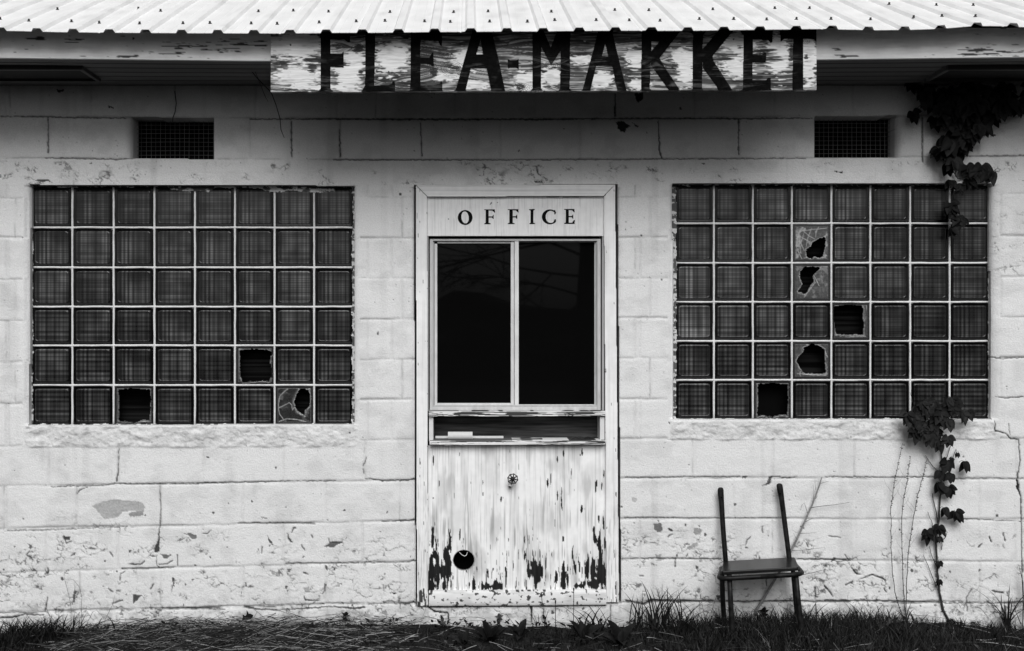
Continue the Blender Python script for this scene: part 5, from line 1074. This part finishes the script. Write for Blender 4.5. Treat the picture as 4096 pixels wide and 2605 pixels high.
tuft(2380, -.10, 26, .19, .04, 6, 'wide bladed tuft below the right end of the office front', .005, .8)
tuft(2150, -.07, 8, .13, .02, 7, 'small thin tuft below the middle of the office front', .003, .4)
tuft(3600, -.07, 12, .12, .04, 8, 'few broad blades at the foot of the dry stalks', .005, .5)
tuft(4030, -.06, 24, .31, .009, 9, 'tall sparse tuft at the right end of the wall', .004, .6)
tuft(3350, -.08, 160, .15, .14, 10, 'thick grass tuft right of the chair')
tuft(3080, -.28, 160, .14, .13, 11, 'grass tuft under the seat of the chair')
# straw
n = 6200; u = np.concatenate([R.uniform(330, 1650, int(n * .72)), R.uniform(-300, 4500, n - int(n * .72))]); y = -.02 - 1.2 * R.rand(n) ** 1.2; x = px_x(u)
L = .04 + .22 * R.rand(n) ** 2.2; an = R.normal(0, .75, n) + np.where(R.rand(n) < .25, R.uniform(-1.5, 1.5, n), 0); arch = R.uniform(-.1, .35, n) * L; rise = R.normal(0, .22, n) * L
segs = 5; P = []; wd = .0007 + .0012 * R.rand(n) ** 2; zc_ = .012 + .04 * R.rand(n) ** 2
for i in range(segs + 1):
    t = i / segs - .5; cx = x + np.cos(an) * L * t + arch * (t * t) * .3; cy = np.minimum(y + np.sin(an) * L * t * .7, -.006); cz = gz(cx) * np.clip(1 + cy / 2, 0, 1) + zc_ + arch * (.25 - t * t) * .5 + rise * t - .01
    P.append(np.stack([cx, cy, cz - wd], -1)); P.append(np.stack([cx, cy - wd * .5, cz + wd], -1))
P = np.stack(P, 1).reshape(-1, 3); m = 2 * (segs + 1); base = (np.arange(n) * m)[:, None]
F = np.concatenate([np.concatenate([base + 2 * i, base + 2 * i + 2, base + 2 * i + 3, base + 2 * i + 1], 1)[:, None] for i in range(segs)], 1).reshape(-1, 4)
link('straw', fast_mesh('straw', P, F, np.repeat(np.where(R.rand(n) < .26, R.uniform(.08, .5, n), R.uniform(.004, .07, n)), m)), M_stem, kind='stuff', label='dead pale straw lying along the left half of the wall')
# leaf litter as countless small curled scraps
b = MB(); rnd = random.Random(31)
for i in range(900):
    u = rnd.uniform(-200, 4300); yy_ = -.03 - .8 * rnd.random() ** 1.2; xx = px_x(u); zz = float(gz(xx)) + .004
    if rnd.random() < .5: u = rnd.uniform(1450, 2700); xx = px_x(u)
    a = rnd.uniform(0, 6.3); leaflet(b, (xx, yy_, zz + rnd.uniform(0, .012)), (math.cos(a), math.sin(a) * .6, rnd.uniform(-.05, .7)), (rnd.uniform(-.5, .5), -.6, 1), rnd.uniform(.012, .035), rnd.uniform(.004, .011), rnd.uniform(.008, .04) if rnd.random() < .93 else .3, .4, -.2, 4)
b.build('leaf_litter', M_leaf, None, smooth=True, kind='stuff', label='small dead leaves scattered in the grass')
# broad-leaved weeds
def weed(u, y, n, L, seed, label, c=.04):
    r_ = random.Random(seed); b = MB(); x = px_x(u) * (D + y) / D; z = float(gz(x)) - .01
    for i in range(n):
        a = 2 * math.pi * i / n + r_.uniform(-.4, .4); el = r_.uniform(.5, 1.35); l = L * r_.uniform(.6, 1.1)
        leaflet(b, (x, y, z), (math.cos(a) * math.cos(el), min(math.sin(a) * math.cos(el), .1), math.sin(el)), (-math.cos(a) * .5, -.5, 1), l, l * .15, c * r_.uniform(.5, 1.6), .5, .35, 7)
    b.build('broadleaf_weed', M_leaf, None, smooth=True, label=label, category='weed', group='broad leaved weeds in front of the office')
weed(1960, -.30, 9, .16, 1, 'broad leaved weed below the round hole side of the office front'); weed(1860, -.36, 6, .13, 2, 'small rosette weed left of centre at the picture bottom', .05); weed(2080, -.2, 8, .13, 3, 'leafy weed below the middle of the office front')
weed(2330, -.25, 9, .17, 4, 'broad leaved weed at the foot of the wide bladed tuft'); weed(2480, -.33, 7, .19, 5, 'long leaved weed below the right corner of the office front'); weed(2210, -.33, 6, .1, 6, 'small weed at the bottom between the larger weeds')
# fallen oak leaves
def oak(u, v, y, s, rot, label, c=.03):
    out = [(0, 0), (.1, .25), (.34, .30), (.16, .42), (.2, .55), (.48, .68), (.18, .72), (.16, .85), (0, 1.05)]
    pts = out + [(-x, z) for x, z in out[-2:0:-1]]; p = W(u, v, y); ca, sa = math.cos(rot), math.sin(rot)
    P = [(p[0] + s * (x * ca - z * sa), y + .02 * math.sin(3 * z) + .3 * s * abs(x), p[2] + s * (x * sa + z * ca)) for x, z in pts]; n = len(P)
    P.append((p[0] - s * .5 * sa, y, p[2] + s * .5 * ca)); b = MB(); b.add(P, [(i, (i + 1) % n, n) for i in range(n)], c)
    b.tube([(p[0], y, p[2]), (p[0] + .02 * s * sa, y, p[2] - .25 * s * ca)], .0012, 5, c)
    o = b.build('oak_leaf', M_leaf, None, label=label, category='leaf', group='curled oak leaves leaning on the wall'); sm = o.modifiers.new('s', 'SOLIDIFY'); sm.thickness = .0006
oak(960, 2488, -.05, .07, -1.1, 'dark curled oak leaf standing in the straw left of the office'); oak(1370, 2490, -.05, .055, -.4, 'pointed dark oak leaf standing beside the left foot of the office front')
oak(3062, 2480, -.04, .062, .05, 'dark oak leaf standing upright under the chair'); oak(1790, 2505, -.08, .05, 1.2, 'pale curled oak leaf lying below the office front corner', .3); oak(2000, 2495, -.03, .05, .1, 'pale crumpled oak leaf against the base below the office', .3)
# tall thin weeds in front of the threshold
for i, (px, lab) in enumerate([([(2193, 2570), (2180, 2510), (2173, 2440), (2165, 2380)], 'thin dark plantain stalk, left of three before the threshold'), ([(2222, 2560), (2222, 2480), (2222, 2410)], 'thin dark plantain stalk, middle of three before the threshold'), ([(2292, 2560), (2294, 2480), (2295, 2410), (2295, 2360)], 'tall thin plantain stalk, right of three before the threshold')]):
    b = MB(); b.tube([W(u, v, -.09) for u, v in px], [.0016] * len(px), 6, .03); b.tube([W(px[-1][0], px[-1][1] + 3, -.09), W(px[-1][0], px[-1][1] - 8, -.09)], [.0032, .0036], 7, .015)
    b.build('plantain_stalk', M_stem, None, smooth=True, label=lab, category='weed', group='plantain stalks before the threshold')
b = MB(); b.tube([W(1652, 2580, -.15), W(1680, 2500, -.1), W(1705, 2430, -.06), W(1716, 2370, -.04)], [.0012, .0012, .001, .0005], 5, .3); b.build('straw_stem', M_stem, None, smooth=True, label='long pale grass stem leaning at the left foot of the office front', category='grass stem')
b = MB()
for px in ([(285, 2520), (284, 2430), (278, 2390), (262, 2330), (255, 2300)], [(330, 2520), (325, 2430), (328, 2390), (318, 2350), (295, 2320), (270, 2315)], [(290, 2420), (296, 2380), (300, 2350), (298, 2330)], [(215, 2520), (200, 2470), (185, 2430), (180, 2400)], [(420, 2480), (450, 2420), (460, 2380)], [(230, 2500), (190, 2450), (175, 2445)], [(345, 2500), (370, 2450), (385, 2440), (415, 2470), (420, 2510)]):
    b.tube([W(u, v, -.03 - .004 * k) for k, (u, v) in enumerate(px)], [.0011] * (len(px) - 1) + [.0005], 5, .16)
b.build('dry_weed', M_stem, None, smooth=True, label='wispy dry weed standing against the wall at lower left', category='weed')
b = MB()
for px in ([(4090, 2520), (4092, 2400), (4088, 2300), (4085, 2240)], [(4098, 2520), (4092, 2330), (4075, 2260)], [(4085, 2500), (4060, 2440), (4075, 2420)]):
    b.tube([W(u, v, -.03 - .004 * k) for k, (u, v) in enumerate(px)], [.002] * (len(px) - 1) + [.0008], 5, .04)
b.build('dark_weed', M_stem, None, smooth=True, label='dark stemmed weed at the right edge beside the wall crack', category='weed')
# ---------------------------------------------------------------- woods across the road, seen in the glass
R = np.random.RandomState(9)
xs = np.linspace(-45, 45, 110); zs_ = np.linspace(0, 1, 26)
XX, TT = np.meshgrid(xs, zs_); top_h = .9 + 2.6 * fbm(XX, XX * 0, 2.2, 4, 400, 4)
YY = -24 - .012 * XX ** 2 * -1 + 3.0 * (fbm(XX, TT * 9, 1.6, 1.4, 402, 3) - .5) - 2 * TT; YY = YY
ZZ = TT * top_h - .1
I = np.arange(XX.size).reshape(XX.shape); q = np.stack([I[:-1, :-1], I[1:, :-1], I[1:, 1:], I[:-1, 1:]], -1).reshape(-1, 4)
me = fast_mesh('woods', np.stack([XX, YY, ZZ], -1).reshape(-1, 3), q); o = link('woods', me, M_woods, kind='stuff', label='dark woods across the road, faintly mirrored in the panes')

# bare tree across the road whose branches show in the right pane
tree = empty('bare_tree', (1.75, -11, 0), label='bare dark tree across the road, mirrored faintly in the right pane', category='tree')
rt = random.Random(8); tk = MB(); tk.tube([(1.75, -11, -.1), (1.70, -11, 1.2), (1.78, -11.1, 2.6), (1.7, -11, 4.6)], [.17, .13, .11, .06], 10, .02)
tko = tk.build('trunk', M_stem, None, smooth=True); cb = MB()
def branch(p, d, l, r_, dep):
    pts = [p]; dd = np.array(d, float)
    for k in range(4):
        dd = dd + np.array([rt.uniform(-.25, .25), rt.uniform(-.2, .2), rt.uniform(-.18, .16)]); dd /= np.linalg.norm(dd); pts.append(tuple(np.array(pts[-1]) + dd * l / 4))
    cb.tube(pts, [r_, r_ * .85, r_ * .7, r_ * .55, r_ * .4], 5, .02)
    if dep:
        for k in range(5):
            q_ = pts[rt.choice([1, 2, 3, 4])]; e = dd + np.array([rt.uniform(-.8, .8), rt.uniform(-.5, .5), rt.uniform(-.7, .6)]); branch(q_, e / np.linalg.norm(e), l * rt.uniform(.4, .65), r_ * .6, dep - 1)
for z in (1.6, 1.9, 2.2, 2.5, 2.8, 3.1, 3.4, 3.8, 4.2):
    branch((1.74, -11, z), (-1 if rt.random() < .7 else 1, rt.uniform(-.3, .3), rt.uniform(-.15, .5)), rt.uniform(1.2, 2.4), .022, 3)
cbo = cb.build('crown', M_stem, None)
bpy.context.view_layer.update(); keep(tko, tree); keep(cbo, tree)
